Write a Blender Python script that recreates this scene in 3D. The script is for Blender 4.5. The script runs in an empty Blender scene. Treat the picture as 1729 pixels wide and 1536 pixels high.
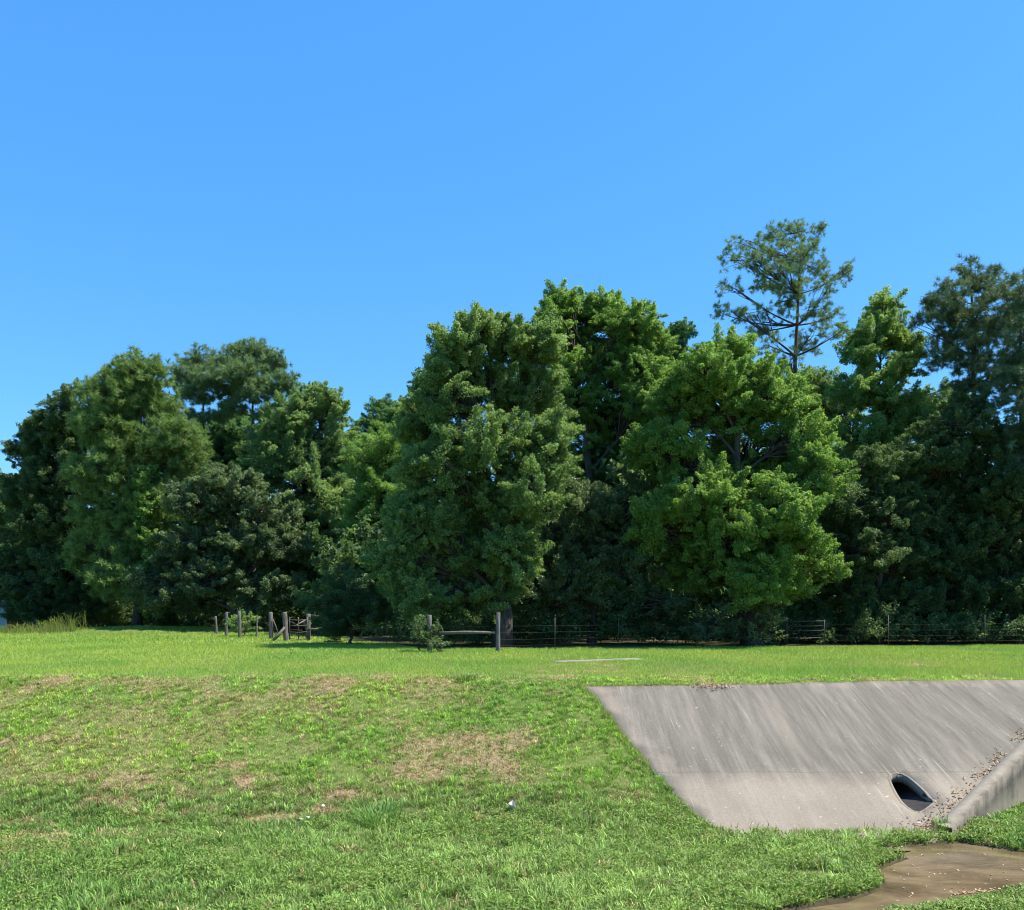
import bpy, math
import numpy as np
from mathutils import Vector
from mathutils.geometry import delaunay_2d_cdt

# ------------------------------------------------------------------ basics
W, H, F, HZ, CAMZ = 1729.0, 1536.0, 1400.0, 1035.0, 1.7
sc = bpy.context.scene
C = sc.collection
SUN_AZ, SUN_EL = math.radians(93), math.radians(60)       # azimuth clockwise from +Y
R0 = np.random.default_rng(7)


def P(px, py, D):
    return np.array([(px - W / 2) / F * D, D, CAMZ - (py - HZ) / F * D])


def link(o, parent=None):
    C.objects.link(o)
    if parent is not None:
        o.parent = parent
    return o


def tag(o, label=None, cat=None, group=None, kind=None):
    if label: o['label'] = label
    if cat: o['category'] = cat
    if group: o['group'] = group
    if kind: o['kind'] = kind
    return o


def empty(name, loc, label, cat, group=None):
    o = bpy.data.objects.new(name, None)
    o.empty_display_size = 0.3
    o.location = loc
    link(o)
    return tag(o, label, cat, group)


def mesh(name, V, quads=None, tris=None, mat=None, parent=None, attrs=None, smooth=False, at=None):
    V = np.asarray(V, dtype=np.float32)
    if at is not None:
        V = V - np.asarray(at, dtype=np.float32)
    me = bpy.data.meshes.new(name)
    me.vertices.add(len(V))
    me.vertices.foreach_set('co', V.ravel())
    idx, tot = [], []
    if quads is not None and len(quads):
        q = np.asarray(quads, dtype=np.int32); idx.append(q.ravel()); tot.append(np.full(len(q), 4, np.int32))
    if tris is not None and len(tris):
        t = np.asarray(tris, dtype=np.int32); idx.append(t.ravel()); tot.append(np.full(len(t), 3, np.int32))
    idx = np.concatenate(idx); tot = np.concatenate(tot)
    me.loops.add(len(idx)); me.loops.foreach_set('vertex_index', idx)
    me.polygons.add(len(tot))
    st = np.concatenate([[0], np.cumsum(tot)[:-1]]).astype(np.int32)
    me.polygons.foreach_set('loop_start', st)
    me.polygons.foreach_set('loop_total', tot)
    if smooth:
        me.polygons.foreach_set('use_smooth', np.ones(len(tot), bool))
    for k, a in (attrs or {}).items():
        a = np.asarray(a, dtype=np.float32)
        if a.ndim == 1:
            at_ = me.attributes.new(k, 'FLOAT', 'POINT'); at_.data.foreach_set('value', a)
        else:
            if a.shape[1] == 3:
                a = np.concatenate([a, np.ones((len(a), 1), np.float32)], 1)
            at_ = me.attributes.new(k, 'FLOAT_COLOR', 'POINT'); at_.data.foreach_set('color', a.ravel())
    me.update(calc_edges=True)
    me.validate()
    if mat: me.materials.append(mat)
    o = bpy.data.objects.new(name, me)
    return link(o, parent)


# ------------------------------------------------------------------ noise
def _hash(ix, iy, seed):
    h = (ix.astype(np.int64) * 374761393 + iy.astype(np.int64) * 668265263 + seed * 982451653) & 0xffffffff
    h = ((h ^ (h >> 13)) * 1274126177) & 0xffffffff
    h = h ^ (h >> 16)
    return (h & 0xffff) / 65535.0


def vnoise(x, y, seed=0):
    ix, iy = np.floor(x), np.floor(y)
    fx, fy = x - ix, y - iy
    fx = fx * fx * (3 - 2 * fx); fy = fy * fy * (3 - 2 * fy)
    a, b = _hash(ix, iy, seed), _hash(ix + 1, iy, seed)
    c, d = _hash(ix, iy + 1, seed), _hash(ix + 1, iy + 1, seed)
    return (a * (1 - fx) + b * fx) * (1 - fy) + (c * (1 - fx) + d * fx) * fy


def fbm(x, y, seed=0, oct=4):
    s, a, t = 0, 1, 0
    for i in range(oct):
        s = s + a * vnoise(x * 2 ** i, y * 2 ** i, seed + i); t += a; a *= 0.5
    return s / t


def inpoly(x, y, poly):
    r = np.zeros(np.shape(x), bool)
    n = len(poly)
    for i in range(n):
        x0, y0 = poly[i]; x1, y1 = poly[(i + 1) % n]
        c = ((y0 > y) != (y1 > y))
        with np.errstate(divide='ignore', invalid='ignore'):
            xi = (x1 - x0) * (y - y0) / (y1 - y0 + 1e-12) + x0
        r ^= c & (x < xi)
    return r


def polydist(x, y, poly, closed=True):
    d = np.full(np.shape(x), 1e9)
    n = len(poly)
    for i in range(n if closed else n - 1):
        x0, y0 = poly[i]; x1, y1 = poly[(i + 1) % n]
        dx, dy = x1 - x0, y1 - y0
        t = np.clip(((x - x0) * dx + (y - y0) * dy) / (dx * dx + dy * dy), 0, 1)
        d = np.minimum(d, np.hypot(x - x0 - t * dx, y - y0 - t * dy))
    return d


def smin(a, b, k):
    h = np.clip(0.5 + 0.5 * (b - a) / k, 0, 1)
    return b * (1 - h) + a * h - k * h * (1 - h)


def smax(a, b, k):
    return -smin(-a, -b, k)


# ------------------------------------------------------------------ terrain
YE, SL, FLOOR, WATER = 20.5, 2.7, -2.17, -2.27


def slab_pt(px, py):
    k = (py - HZ) / F
    D = (CAMZ + YE / SL) / (1 / SL + k)
    return ((px - W / 2) / F * D, D)


SLAB_L = [slab_pt(*p) for p in [(985, 1160), (1003, 1176), (1022, 1198), (1040, 1225), (1062, 1254), (1085, 1281),
                                (1118, 1318), (1140, 1344), (1165, 1371), (1190, 1398), (1204, 1412)]]
WALL0, WALL1 = np.array([7.62, 14.75]), np.array([14.3, 20.55])
SLAB = [(15.4, 20.62), (9.0, 20.5)] + SLAB_L + [(3.75, 14.2), (7.35, 14.35), tuple(WALL0), tuple(WALL1)]
WD = (WALL1 - WALL0) / np.linalg.norm(WALL1 - WALL0)
WN = np.array([WD[1], -WD[0]])
PIPE_C, PIPE_R = (7.57, 15.8), (0.30, 0.62)


def wp(px, py, z=WATER):
    D = (CAMZ - z) * F / (py - HZ)
    return ((px - W / 2) / F * D, D)


WATERPOLY = [wp(*p) for p in [(1900, 1452), (1729, 1440), (1680, 1432), (1620, 1424), (1545, 1430), (1478, 1436), (1476, 1444), (1545, 1447),
                              (1500, 1463), (1478, 1474), (1500, 1490), (1492, 1502), (1455, 1516), (1400, 1524), (1335, 1538), (1240, 1560),
                              (1440, 1570), (1560, 1535), (1640, 1519), (1740, 1511), (1950, 1500)]]


def ground_z(x, y, slabcut=True):
    x = np.asarray(x, float); y = np.asarray(y, float)
    ye = YE + 0.5 * np.clip((1.5 - x) / 3, 0, 1) + (1.1 * (vnoise(x * 0.18, y * 0.02, 3) - 0.5) + .7 * (vnoise(x * .6, y * .1, 4) - .5)) * np.clip((1.0 - x) / 4, 0, 1)
    bank = -(ye - y) / SL
    lump = 0.10 * (fbm(x * 0.5, y * 0.5, 11, 3) - 0.5) * np.clip((1.6 - x + (20.3 - y) * 0.3) / 2, 0, 1)
    floor = FLOOR + 0.12 * (fbm(x * 0.7, y * 0.7, 21, 3) - 0.45)
    near = FLOOR + (9.2 - y) / SL
    near = np.minimum(near, -0.15)
    z = smax(bank + lump, floor, 0.35)
    z = smax(z, near, 0.3)
    plate = 0.06 * (fbm(x * 0.12, y * 0.12, 31, 3) - 0.5) * np.clip((y - 22) / 4, 0, 1)
    plate = plate + .16 * (fbm(x * .45, y * .45, 33, 3) - .45) * np.clip((1.5 - x) / 3, 0, 1) * np.exp(-((y - 21.8) / 1.6) ** 2)
    mx, my = (x + 31) / 13, (y - 71) / 5.0
    plate = plate + 0.50 * np.exp(-mx * mx - my * my) * (0.8 + 0.4 * vnoise(x * 0.25, y * 0.2, 5))
    z = smin(z, plate, 0.22)
    # inflow channel right of the wing wall
    s = (x - WALL0[0]) * WN[0] + (y - WALL0[1]) * WN[1]
    t = (x - WALL0[0]) * WD[0] + (y - WALL0[1]) * WD[1]
    ch = np.maximum(FLOOR - 0.03 + np.clip(t, 0, 9) * 0.012, FLOOR + (s - 4.5) / 2) + 0.05 * (fbm(x, y, 41, 2) - 0.5)
    ch = np.where(y > 20.6, np.maximum(ch, -2.2 + (y - 20.6) * 1.6), ch)
    z = np.where((s > 0.12) & (t > -0.2) & (y > 13.0) & (y < 22.2), np.minimum(z, ch), z)
    # water basin
    inside = inpoly(x, y, WATERPOLY)
    d = polydist(x, y, WATERPOLY)
    sd = np.where(inside, -d, d)
    basin = WATER - 0.17 + np.clip((sd + 0.45) / 0.9, 0, 1) * 0.33
    z = np.where((sd < 0.45), np.minimum(z, basin), z)
    if slabcut:
        ins = inpoly(x, y, SLAB)
        dd = polydist(x, y, SLAB)
        z = np.where(ins, z - 0.14 - np.where(dd > 0.35, 2.2, 0), z)
    return z


def hit(px, py):
    D = np.linspace(9, 130, 24000)
    x = (px - W / 2) / F * D
    z = CAMZ - (py - HZ) / F * D
    g = ground_z(x, D, False)
    i = np.argmax(z < g)
    return x[i], D[i], g[i]


def proj(x, y, z):
    return W / 2 + x / y * F, HZ + (CAMZ - z) / y * F


DRY = [(550, 1152, 50, 8, .9), (620, 1158, 60, 8, .35), (90, 1152, 34, 5, .8), (30, 1158, 30, 5, .4), (230, 1158, 50, 6, .3), (430, 1168, 60, 10, .4),
       (700, 1152, 50, 8, .55), (640, 1218, 55, 20, .55), (720, 1240, 120, 38, .42), (800, 1277, 60, 15, .62), (870, 1242, 70, 22, .5), (690, 1300, 70, 14, .6),
       (845, 1300, 50, 16, .55), (430, 1312, 45, 20, .95), (290, 1326, 130, 22, .5), (575, 1332, 45, 16, .9), (30, 1418, 80, 40, .95),
       (440, 1378, 85, 11, .95), (520, 1372, 60, 9, .8), (225, 1402, 60, 14, .7), (300, 1378, 70, 12, .7), (180, 1318, 90, 18, .55), (190, 1360, 60, 14, .5),
       (5, 1235, 16, 12, .7), (60, 1250, 50, 8, .5), (1525, 1123, 44, 6, 1.1), (1560, 1134, 40, 6, .6), (1000, 1130, 110, 12, .5), (1150, 1132, 70, 9, .35), (1190, 1126, 40, 6, .4), (1205, 1155, 26, 7, .8),
       (960, 1160, 40, 12, .45), (1040, 1225, 25, 25, .4), (250, 1440, 70, 10, .35), (760, 1370, 50, 10, .35), (985, 1370, 60, 12, .4),
       (1580, 1400, 14, 6, .8), (1655, 1418, 22, 9, .9), (860, 1385, 30, 10, .5)]


def dryness(x, y, z=None):
    if z is None: z = ground_z(x, y, False)
    px, py = proj(x, np.maximum(y, 3), z)
    px = px + 130 * (fbm(x * 1.4, y * 1.4, 161, 3) - .5); py = py + 42 * (fbm(x * 1.4, y * 1.4, 171, 3) - .5)
    v = 0 * px
    for (a, b, c, d, s) in DRY:
        v = np.maximum(v, s * np.exp(-(((px - a) / c) ** 2 + ((py - b) / d) ** 2) ** 1.5))
    n = fbm(x * 0.9, y * 0.9, 51, 4)
    n2 = fbm(x * 2.6, y * 2.6, 61, 3)
    slope = np.clip((z + 2.1) / 0.5, 0, 1) * np.clip((24 - y) / 3, 0, 1)
    n3 = vnoise(x * 6, y * 6, 66)
    v = v * np.clip(.05 + 3.6 * (.45 * n2 + .2 * n + .35 * n3 - .33), .05, 1.3) + slope * np.clip((n - 0.5) * 2.0 + 0.12, 0, 0.42) * (0.4 + n2)
    lip = np.exp(-((y - 21.2) / 0.8) ** 2) * np.clip((1.5 - x) / 2, 0, 1) * 0.16 * np.clip((fbm(x * .4, y * .4, 68, 2) - .35) * 4, 0, 1.6)
    v = v + lip * n2 * 1.2
    v = v + 0.45 * np.clip((n2 * .6 + n * .4 - 0.47) * 4, 0, 1) * np.clip((y - 22) / 4, 0, 1) * np.clip((34 - y) / 8, 0, 1)
    return np.clip(v * .85, 0, 1)


def under_wood(x, y):
    '''leaf mould under the trees: no lawn there'''
    px = W / 2 + x / np.maximum(y, 3) * F
    e = np.interp(px, [-400, -40, 330, 420, 520, 570, 640, 720, 1729, 2200], [84, 84, 79, 70, 62, 56, 46.5, 39.5, 43.2, 43.5])
    return y - e + 1.6 * (fbm(x * .5, y * .5, 181, 3) - .5)


# ------------------------------------------------------------------ materials
def mat(name):
    m = bpy.data.materials.new(name); m.use_nodes = True
    nt = m.node_tree; nt.nodes.clear()
    out = nt.nodes.new('ShaderNodeOutputMaterial')
    return m, nt, out


def N(nt, t, **kw):
    n = nt.nodes.new(t)
    for k, v in kw.items():
        if k == 'inp':
            for a, b in v.items(): n.inputs[a].default_value = b
        else: setattr(n, k, v)
    return n


def ramp(nt, stops, fac=None):
    r = nt.nodes.new('ShaderNodeValToRGB')
    els = r.color_ramp.elements
    while len(els) < len(stops): els.new(0.5)
    for e, (p, c) in zip(els, stops):
        e.position = p
        e.color = tuple(c) + (1,) if len(c) == 3 else c
    if fac is not None: nt.links.new(fac, r.inputs[0])
    return r


def foliage_mat(name, stops, attr='rnd', trans=0.45, rough=0.55, spec=0.22, tmul=(1.65, 1.55, 0.85)):
    m, nt, out = mat(name)
    a = N(nt, 'ShaderNodeAttribute', attribute_name=attr)
    if stops is None: col = a.outputs['Color']
    else: col = ramp(nt, stops, a.outputs['Fac']).outputs[0]
    p = N(nt, 'ShaderNodeBsdfPrincipled', inp={'Roughness': rough, 'Specular IOR Level': spec})
    nt.links.new(col, p.inputs['Base Color'])
    mul = N(nt, 'ShaderNodeMix', data_type='RGBA', blend_type='MULTIPLY')
    mul.inputs[0].default_value = 1
    nt.links.new(col, mul.inputs[6]); mul.inputs[7].default_value = tmul + (1,)
    t = N(nt, 'ShaderNodeBsdfTranslucent'); nt.links.new(mul.outputs[2], t.inputs[0])
    mx = N(nt, 'ShaderNodeMixShader'); mx.inputs[0].default_value = trans
    nt.links.new(p.outputs[0], mx.inputs[1]); nt.links.new(t.outputs[0], mx.inputs[2])
    nt.links.new(mx.outputs[0], out.inputs[0])
    return m


def noise(nt, vec, scale, detail=4, rough=0.55, dist=0):
    n = N(nt, 'ShaderNodeTexNoise', inp={'Scale': scale, 'Detail': detail, 'Roughness': rough, 'Distortion': dist})
    if vec is not None: nt.links.new(vec, n.inputs['Vector'])
    return n


def mapping(nt, scale=(1, 1, 1), rot=(0, 0, 0), src='Object'):
    tc = N(nt, 'ShaderNodeTexCoord')
    mp = N(nt, 'ShaderNodeMapping'); mp.inputs['Scale'].default_value = scale; mp.inputs['Rotation'].default_value = rot
    nt.links.new(tc.outputs[src], mp.inputs[0])
    return mp.outputs[0]


def mixc(nt, fac, a, b, mode='MIX'):
    m = N(nt, 'ShaderNodeMix', data_type='RGBA', blend_type=mode)
    for i, v in ((0, fac), (6, a), (7, b)):
        if isinstance(v, (int, float)): m.inputs[i].default_value = v
        elif isinstance(v, tuple): m.inputs[i].default_value = v + (1,)
        else: nt.links.new(v, m.inputs[i])
    return m.outputs[2]


def math_(nt, op, a, b=None, clamp=False):
    m = N(nt, 'ShaderNodeMath', operation=op); m.use_clamp = clamp
    for i, v in ((0, a), (1, b)):
        if v is None: continue
        if isinstance(v, (int, float)): m.inputs[i].default_value = v
        else: nt.links.new(v, m.inputs[i])
    return m.outputs[0]


def simple_mat(name, stops, scale, vscale=(1, 1, 1), rough=0.8, bump=0.3, bscale=None, spec=0.3, metallic=0):
    m, nt, out = mat(name)
    v = mapping(nt, vscale)
    n = noise(nt, v, scale, 6, 0.6)
    col = ramp(nt, stops, n.outputs[0]).outputs[0]
    p = N(nt, 'ShaderNodeBsdfPrincipled', inp={'Roughness': rough, 'Specular IOR Level': spec, 'Metallic': metallic})
    nt.links.new(col, p.inputs['Base Color'])
    if bump:
        b = N(nt, 'ShaderNodeBump', inp={'Strength': bump, 'Distance': 0.02})
        n2 = noise(nt, v, bscale or scale * 3, 5, 0.6)
        nt.links.new(n2.outputs[0], b.inputs['Height']); nt.links.new(b.outputs[0], p.inputs['Normal'])
    nt.links.new(p.outputs[0], out.inputs[0])
    return m


LEAF = {  # broadleaf ramps: the palest end paints in top-lit leaf specks
    'oak_bright': foliage_mat('leaf_bright_green', [(0, (.080, .160, .040)), (.5, (.178, .310, .070)), (.8, (.28, .42, .12)), (1, (.40, .52, .20))]),
    'oak_mid': foliage_mat('leaf_mid_green', [(0, (.082, .145, .056)), (.5, (.178, .285, .096)), (.8, (.28, .39, .15)), (1, (.41, .50, .25))]),
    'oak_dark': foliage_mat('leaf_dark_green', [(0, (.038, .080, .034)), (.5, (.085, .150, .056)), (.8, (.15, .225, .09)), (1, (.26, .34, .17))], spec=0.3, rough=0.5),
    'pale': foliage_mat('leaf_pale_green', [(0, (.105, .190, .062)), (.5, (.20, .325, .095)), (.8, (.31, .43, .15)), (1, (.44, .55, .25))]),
    'cool': foliage_mat('leaf_cool_green', [(0, (.055, .130, .050)), (.5, (.115, .235, .082)), (.8, (.19, .32, .12)), (1, (.29, .43, .19))]),
    'grey': foliage_mat('leaf_grey_green', [(0, (.055, .100, .044)), (.5, (.115, .178, .076)), (.8, (.20, .275, .135)), (1, (.33, .40, .24))], spec=0.45, rough=0.42),
    'pine': foliage_mat('needle_green', [(0, (.078, .148, .060)), (.5, (.158, .250, .105)), (1, (.27, .36, .16))], trans=0.25),
    'pine_yellow': foliage_mat('needle_yellow_green', [(0, (.078, .142, .044)), (.5, (.155, .250, .072)), (1, (.26, .36, .11))], trans=0.3),
    'pine_dark': foliage_mat('needle_dark_green', [(0, (.060, .110, .056)), (.5, (.115, .182, .090)), (1, (.21, .28, .14))], trans=0.2),
}
BARK = simple_mat('bark_grey_brown', [(.3, (.032, .026, .019)), (.7, (.095, .078, .060))], 6, (1, 1, .25), 0.9, 0.5)
BARK_PINE = simple_mat('bark_pine', [(.3, (.040, .030, .026)), (.7, (.115, .085, .070))], 6, (1, 1, .35), 0.9, 0.5)
GRASS = foliage_mat('grass_blade', None, 'col', trans=0.30, rough=0.5, spec=0.25, tmul=(1.15, 1.15, .7))

# ground
m, nt, out = mat('soil_and_thatch'); GROUND = m
v = mapping(nt)
dry = N(nt, 'ShaderNodeAttribute', attribute_name='dry').outputs['Fac']
n1 = noise(nt, v, 9, 8, 0.65); n2 = noise(nt, v, 60, 4, 0.6)
soil = ramp(nt, [(.25, (.18, .125, .065)), (.55, (.32, .245, .14)), (.8, (.46, .37, .235))], n1.outputs[0]).outputs[0]
green = ramp(nt, [(.3, (.070, .098, .026)), (.55, (.14, .178, .046)), (.75, (.23, .215, .09))], n1.outputs[0]).outputs[0]
f = math_(nt, 'ADD', dry, math_(nt, 'ADD', math_(nt, 'MULTIPLY', math_(nt, 'SUBTRACT', n2.outputs[0], 0.5), 0.8), math_(nt, 'MULTIPLY', math_(nt, 'SUBTRACT', n1.outputs[0], 0.5), 1.5)))
fac = ramp(nt, [(.30, (0, 0, 0)), (.8, (1, 1, 1))], f).outputs[0]
col = mixc(nt, fac, green, soil)
wet_shade = N(nt, 'ShaderNodeAttribute', attribute_name='wet_shade').outputs['Fac']
col = mixc(nt, wet_shade, col, (.060, .044, .028))
p = N(nt, 'ShaderNodeBsdfPrincipled', inp={'Roughness': 0.95, 'Specular IOR Level': 0.1})
nt.links.new(col, p.inputs['Base Color'])
b = N(nt, 'ShaderNodeBump', inp={'Strength': .6, 'Distance': .03})
nt.links.new(n2.outputs[0], b.inputs['Height']); nt.links.new(b.outputs[0], p.inputs['Normal'])
nt.links.new(p.outputs[0], out.inputs[0])

# water
m, nt, out = mat('murky_water'); WATERM = m
v = mapping(nt, (1, 2.2, 1))
n1 = noise(nt, v, .9, 4, .6, .6)
col = ramp(nt, [(.3, (.070, .052, .028)), (.5, (.135, .098, .054)), (.72, (.22, .162, .092))], n1.outputs[0]).outputs[0]
p = N(nt, 'ShaderNodeBsdfPrincipled', inp={'Roughness': .06, 'IOR': 1.33, 'Specular IOR Level': .5})
nt.links.new(col, p.inputs['Base Color'])
n2 = noise(nt, v, 7, 3, .5)
b = N(nt, 'ShaderNodeBump', inp={'Strength': .10, 'Distance': .02})
nt.links.new(n2.outputs[0], b.inputs['Height']); nt.links.new(b.outputs[0], p.inputs['Normal'])
nt.links.new(p.outputs[0], out.inputs[0])

# weathered concrete slab (object space = world metres)
m, nt, out = mat('weathered_concrete'); SLABM = m
tc = N(nt, 'ShaderNodeTexCoord')
ad = N(nt, 'ShaderNodeVectorMath', operation='ADD'); ad.inputs[1].default_value = (8, 17.5, -1.1)
nt.links.new(tc.outputs['Object'], ad.inputs[0]); O = ad.outputs[0]
sep = N(nt, 'ShaderNodeSeparateXYZ'); nt.links.new(O, sep.inputs[0])
X_, Y_ = sep.outputs[0], sep.outputs[1]
nb = noise(nt, O, .8, 5, .6)
nbs = math_(nt, 'SUBTRACT', nb.outputs[0], .5)
# streaks run down the slope
st1 = noise(nt, mapping(nt, (3.4, .30, .30)), 1.0, 7, .7)
st2 = noise(nt, mapping(nt, (14, .8, .8)), 1.0, 5, .7)
st3 = noise(nt, mapping(nt, (1.2, .12, .12)), 1.0, 3, .6)
fine = noise(nt, O, 28, 6, .7)
grit = noise(nt, O, 11, 3, .5)
upper = ramp(nt, [(.28, (.114, .100, .077)), (.5, (.158, .140, .109)), (.66, (.205, .183, .145)), (.78, (.30, .270, .215))], st1.outputs[0]).outputs[0]
upper2 = ramp(nt, [(.3, (.80, .80, .80)), (.55, (1, 1, 1)), (.78, (1.25, 1.24, 1.22))], st2.outputs[0]).outputs[0]
up = mixc(nt, 1.0, upper, upper2, 'MULTIPLY')
lower = ramp(nt, [(.3, (.255, .208, .155)), (.7, (.345, .285, .215))], nb.outputs[0]).outputs[0]
# band: the lower third is pale and sandy
k = math_(nt, 'ADD', math_(nt, 'MULTIPLY', math_(nt, 'SUBTRACT', 16.45, Y_), 2.8), math_(nt, 'MULTIPLY', nbs, 2.0))
k = math_(nt, 'ADD', k, math_(nt, 'MULTIPLY', math_(nt, 'SUBTRACT', st1.outputs[0], .5), 1.6))
k = math_(nt, 'ADD', math_(nt, 'MULTIPLY', k, .55), .35, True)
k = math_(nt, 'MULTIPLY', k, .58)
# pale margin down the left edge and along the top edge
dl = math_(nt, 'SUBTRACT', math_(nt, 'SUBTRACT', X_, 1.76), math_(nt, 'MULTIPLY', math_(nt, 'SUBTRACT', 20.25, Y_), .29))
kl = math_(nt, 'SUBTRACT', .85, math_(nt, 'ADD', math_(nt, 'MULTIPLY', dl, 1.25), math_(nt, 'MULTIPLY', nbs, 2.6)), True)
kt = math_(nt, 'MULTIPLY', math_(nt, 'ADD', math_(nt, 'SUBTRACT', Y_, 20.15), math_(nt, 'MULTIPLY', math_(nt, 'SUBTRACT', st1.outputs[0], .5), 2.2)), 2.0, True)
kk = math_(nt, 'MAXIMUM', math_(nt, 'MAXIMUM', k, math_(nt, 'MULTIPLY', kl, .9)), math_(nt, 'MULTIPLY', kt, .6))
kr = ramp(nt, [(.56, (0, 0, 0)), (.68, (1, 1, 1))], st3.outputs[0]).outputs[0]
kk = math_(nt, 'MAXIMUM', kk, math_(nt, 'MULTIPLY', kr, .35))
col = mixc(nt, kk, up, lower)
jn = math_(nt, 'LESS_THAN', math_(nt, 'ABSOLUTE', math_(nt, 'SUBTRACT', math_(nt, 'ADD', Y_, math_(nt, 'MULTIPLY', nbs, .05)), 16.5)), .012)
col = mixc(nt, math_(nt, 'MULTIPLY', jn, .45), col, (.07, .062, .05))
fr = ramp(nt, [(.3, (.80, .80, .80)), (.6, (1.06, 1.06, 1.06))], fine.outputs[0]).outputs[0]
col = mixc(nt, 1.0, col, fr, 'MULTIPLY')
gr = ramp(nt, [(.70, (0, 0, 0)), (.76, (1, 1, 1))], grit.outputs[0]).outputs[0]
col = mixc(nt, math_(nt, 'MULTIPLY', gr, .5), col, (.62, .60, .56))
sc1 = noise(nt, mapping(nt, (34, .55, .55)), 1.0, 2, .5)
scr = ramp(nt, [(.70, (0, 0, 0)), (.74, (1, 1, 1))], sc1.outputs[0]).outputs[0]
col = mixc(nt, math_(nt, 'MULTIPLY', scr, .45), col, (.46, .42, .36))
p = N(nt, 'ShaderNodeBsdfPrincipled', inp={'Roughness': .9, 'Specular IOR Level': .2})
nt.links.new(col, p.inputs['Base Color'])
b = N(nt, 'ShaderNodeBump', inp={'Strength': .35, 'Distance': .012})
nt.links.new(fine.outputs[0], b.inputs['Height']); nt.links.new(b.outputs[0], p.inputs['Normal'])
nt.links.new(p.outputs[0], out.inputs[0])

# stained wing wall
m, nt, out = mat('stained_concrete_wall'); WALLM = m
tc = N(nt, 'ShaderNodeTexCoord'); O = tc.outputs['Object']
sep = N(nt, 'ShaderNodeSeparateXYZ'); nt.links.new(O, sep.inputs[0])
nb = noise(nt, O, 3, 6, .65)
stv = noise(nt, mapping(nt, (4.5, 4.5, .45)), 1.0, 8, .8, .8)
base = ramp(nt, [(.3, (.25, .212, .155)), (.7, (.38, .325, .245))], nb.outputs[0]).outputs[0]
topd = N(nt, 'ShaderNodeAttribute', attribute_name='top').outputs['Fac']
kst = math_(nt, 'ADD', math_(nt, 'MULTIPLY', topd, 1.25), math_(nt, 'MULTIPLY', math_(nt, 'SUBTRACT', nb.outputs[0], .5), 2.2))
kst = math_(nt, 'SUBTRACT', math_(nt, 'ADD', kst, math_(nt, 'MULTIPLY', math_(nt, 'SUBTRACT', stv.outputs[0], .5), 1.6)), .52, True)
col = mixc(nt, math_(nt, 'MULTIPLY', kst, .9), base, (.075, .067, .056))
p = N(nt, 'ShaderNodeBsdfPrincipled', inp={'Roughness': .9, 'Specular IOR Level': .2})
nt.links.new(col, p.inputs['Base Color'])
b = N(nt, 'ShaderNodeBump', inp={'Strength': .4, 'Distance': .015})
nt.links.new(nb.outputs[0], b.inputs['Height']); nt.links.new(b.outputs[0], p.inputs['Normal'])
nt.links.new(p.outputs[0], out.inputs[0])

CONC = simple_mat('pale_concrete', [(.3, (.20, .175, .13)), (.7, (.32, .285, .22))], 7, rough=.9)
PIPEM = simple_mat('pipe_shade_concrete', [(.3, (.020, .018, .016)), (.7, (.05, .046, .042))], 5, rough=.9)  # near-black base colour paints in the shade inside the pipe
WOOD = simple_mat('weathered_wood', [(.3, (.075, .063, .052)), (.7, (.22, .195, .17))], 7, (3, 3, .35), .9, .6)
STEEL = simple_mat('rusty_steel', [(.35, (.050, .042, .036)), (.7, (.11, .094, .08))], 9, rough=.6)  # base darkened to stand in for the shade over the right gate
GALV = simple_mat('galvanised_wire', [(.3, (.035, .030, .027)), (.7, (.07, .06, .055))], 9, rough=.5)
BLUE = simple_mat('blue_sheet_metal', [(.3, (.16, .27, .33)), (.7, (.26, .38, .44))], 2, rough=.5, bump=.1)
GREYM = simple_mat('grey_sheet_metal', [(.3, (.23, .26, .30)), (.7, (.36, .39, .43))], 2, rough=.5, bump=.1)
TRIM = simple_mat('pale_trim', [(.3, (.5, .52, .52)), (.7, (.65, .66, .66))], 3, rough=.6)
PAPER = simple_mat('white_litter', [(.3, (.58, .56, .53)), (.7, (.78, .77, .75))], 9, rough=.7)
STRAW = foliage_mat('dry_leaf', [(0, (.16, .09, .05)), (.5, (.32, .21, .12)), (1, (.50, .37, .24))], trans=.15, spec=.2)

# ------------------------------------------------------------------ ground sheet
def axis(lo, hi, parts):
    a = [np.arange(s, e, st) for s, e, st in parts]
    return np.unique(np.round(np.concatenate([[lo]] + a + [[hi]]), 4))


xs = axis(-2500, 2500, [(-2000, -300, 400), (-300, -80, 30), (-80, -18, 1.0), (-18, 16, .12), (16, 80, 1.0), (80, 300, 30), (300, 2000, 400)])
ys = axis(-300, 3500, [(-300, -20, 40), (-20, 8, 1.0), (8, 23, .12), (23, 40, .4), (40, 120, 1.0), (120, 400, 30), (400, 3500, 500)])
GX, GY = np.meshgrid(xs, ys)
gz = ground_z(GX, GY)
gdry = dryness(GX, GY, ground_z(GX, GY, False))
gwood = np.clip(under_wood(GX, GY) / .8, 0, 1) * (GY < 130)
gwet = np.clip((WATER + .07 - gz) / .06, 0, 1) * (inpoly(GX, GY, WATERPOLY) | (polydist(GX, GY, WATERPOLY) < .6))
nx, ny = len(xs), len(ys)
V = np.stack([GX.ravel(), GY.ravel(), gz.ravel()], 1)
ii = (np.arange(ny - 1)[:, None] * nx + np.arange(nx - 1)[None]).ravel()
ground = mesh('ground', V, quads=np.stack([ii, ii + 1, ii + nx + 1, ii + nx], 1), mat=GROUND, attrs={'dry': gdry.ravel(), 'wet_shade': np.maximum(np.maximum(gwet, gwood * .8), .45 * np.clip((-1.55 - gz) / .3, 0, 1) * (GY < 21) * (1 - gdry)).ravel()}, smooth=True)  # ditch floor: damp soil plus painted shade in the gaps between blades
tag(ground, kind='structure')

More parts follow.
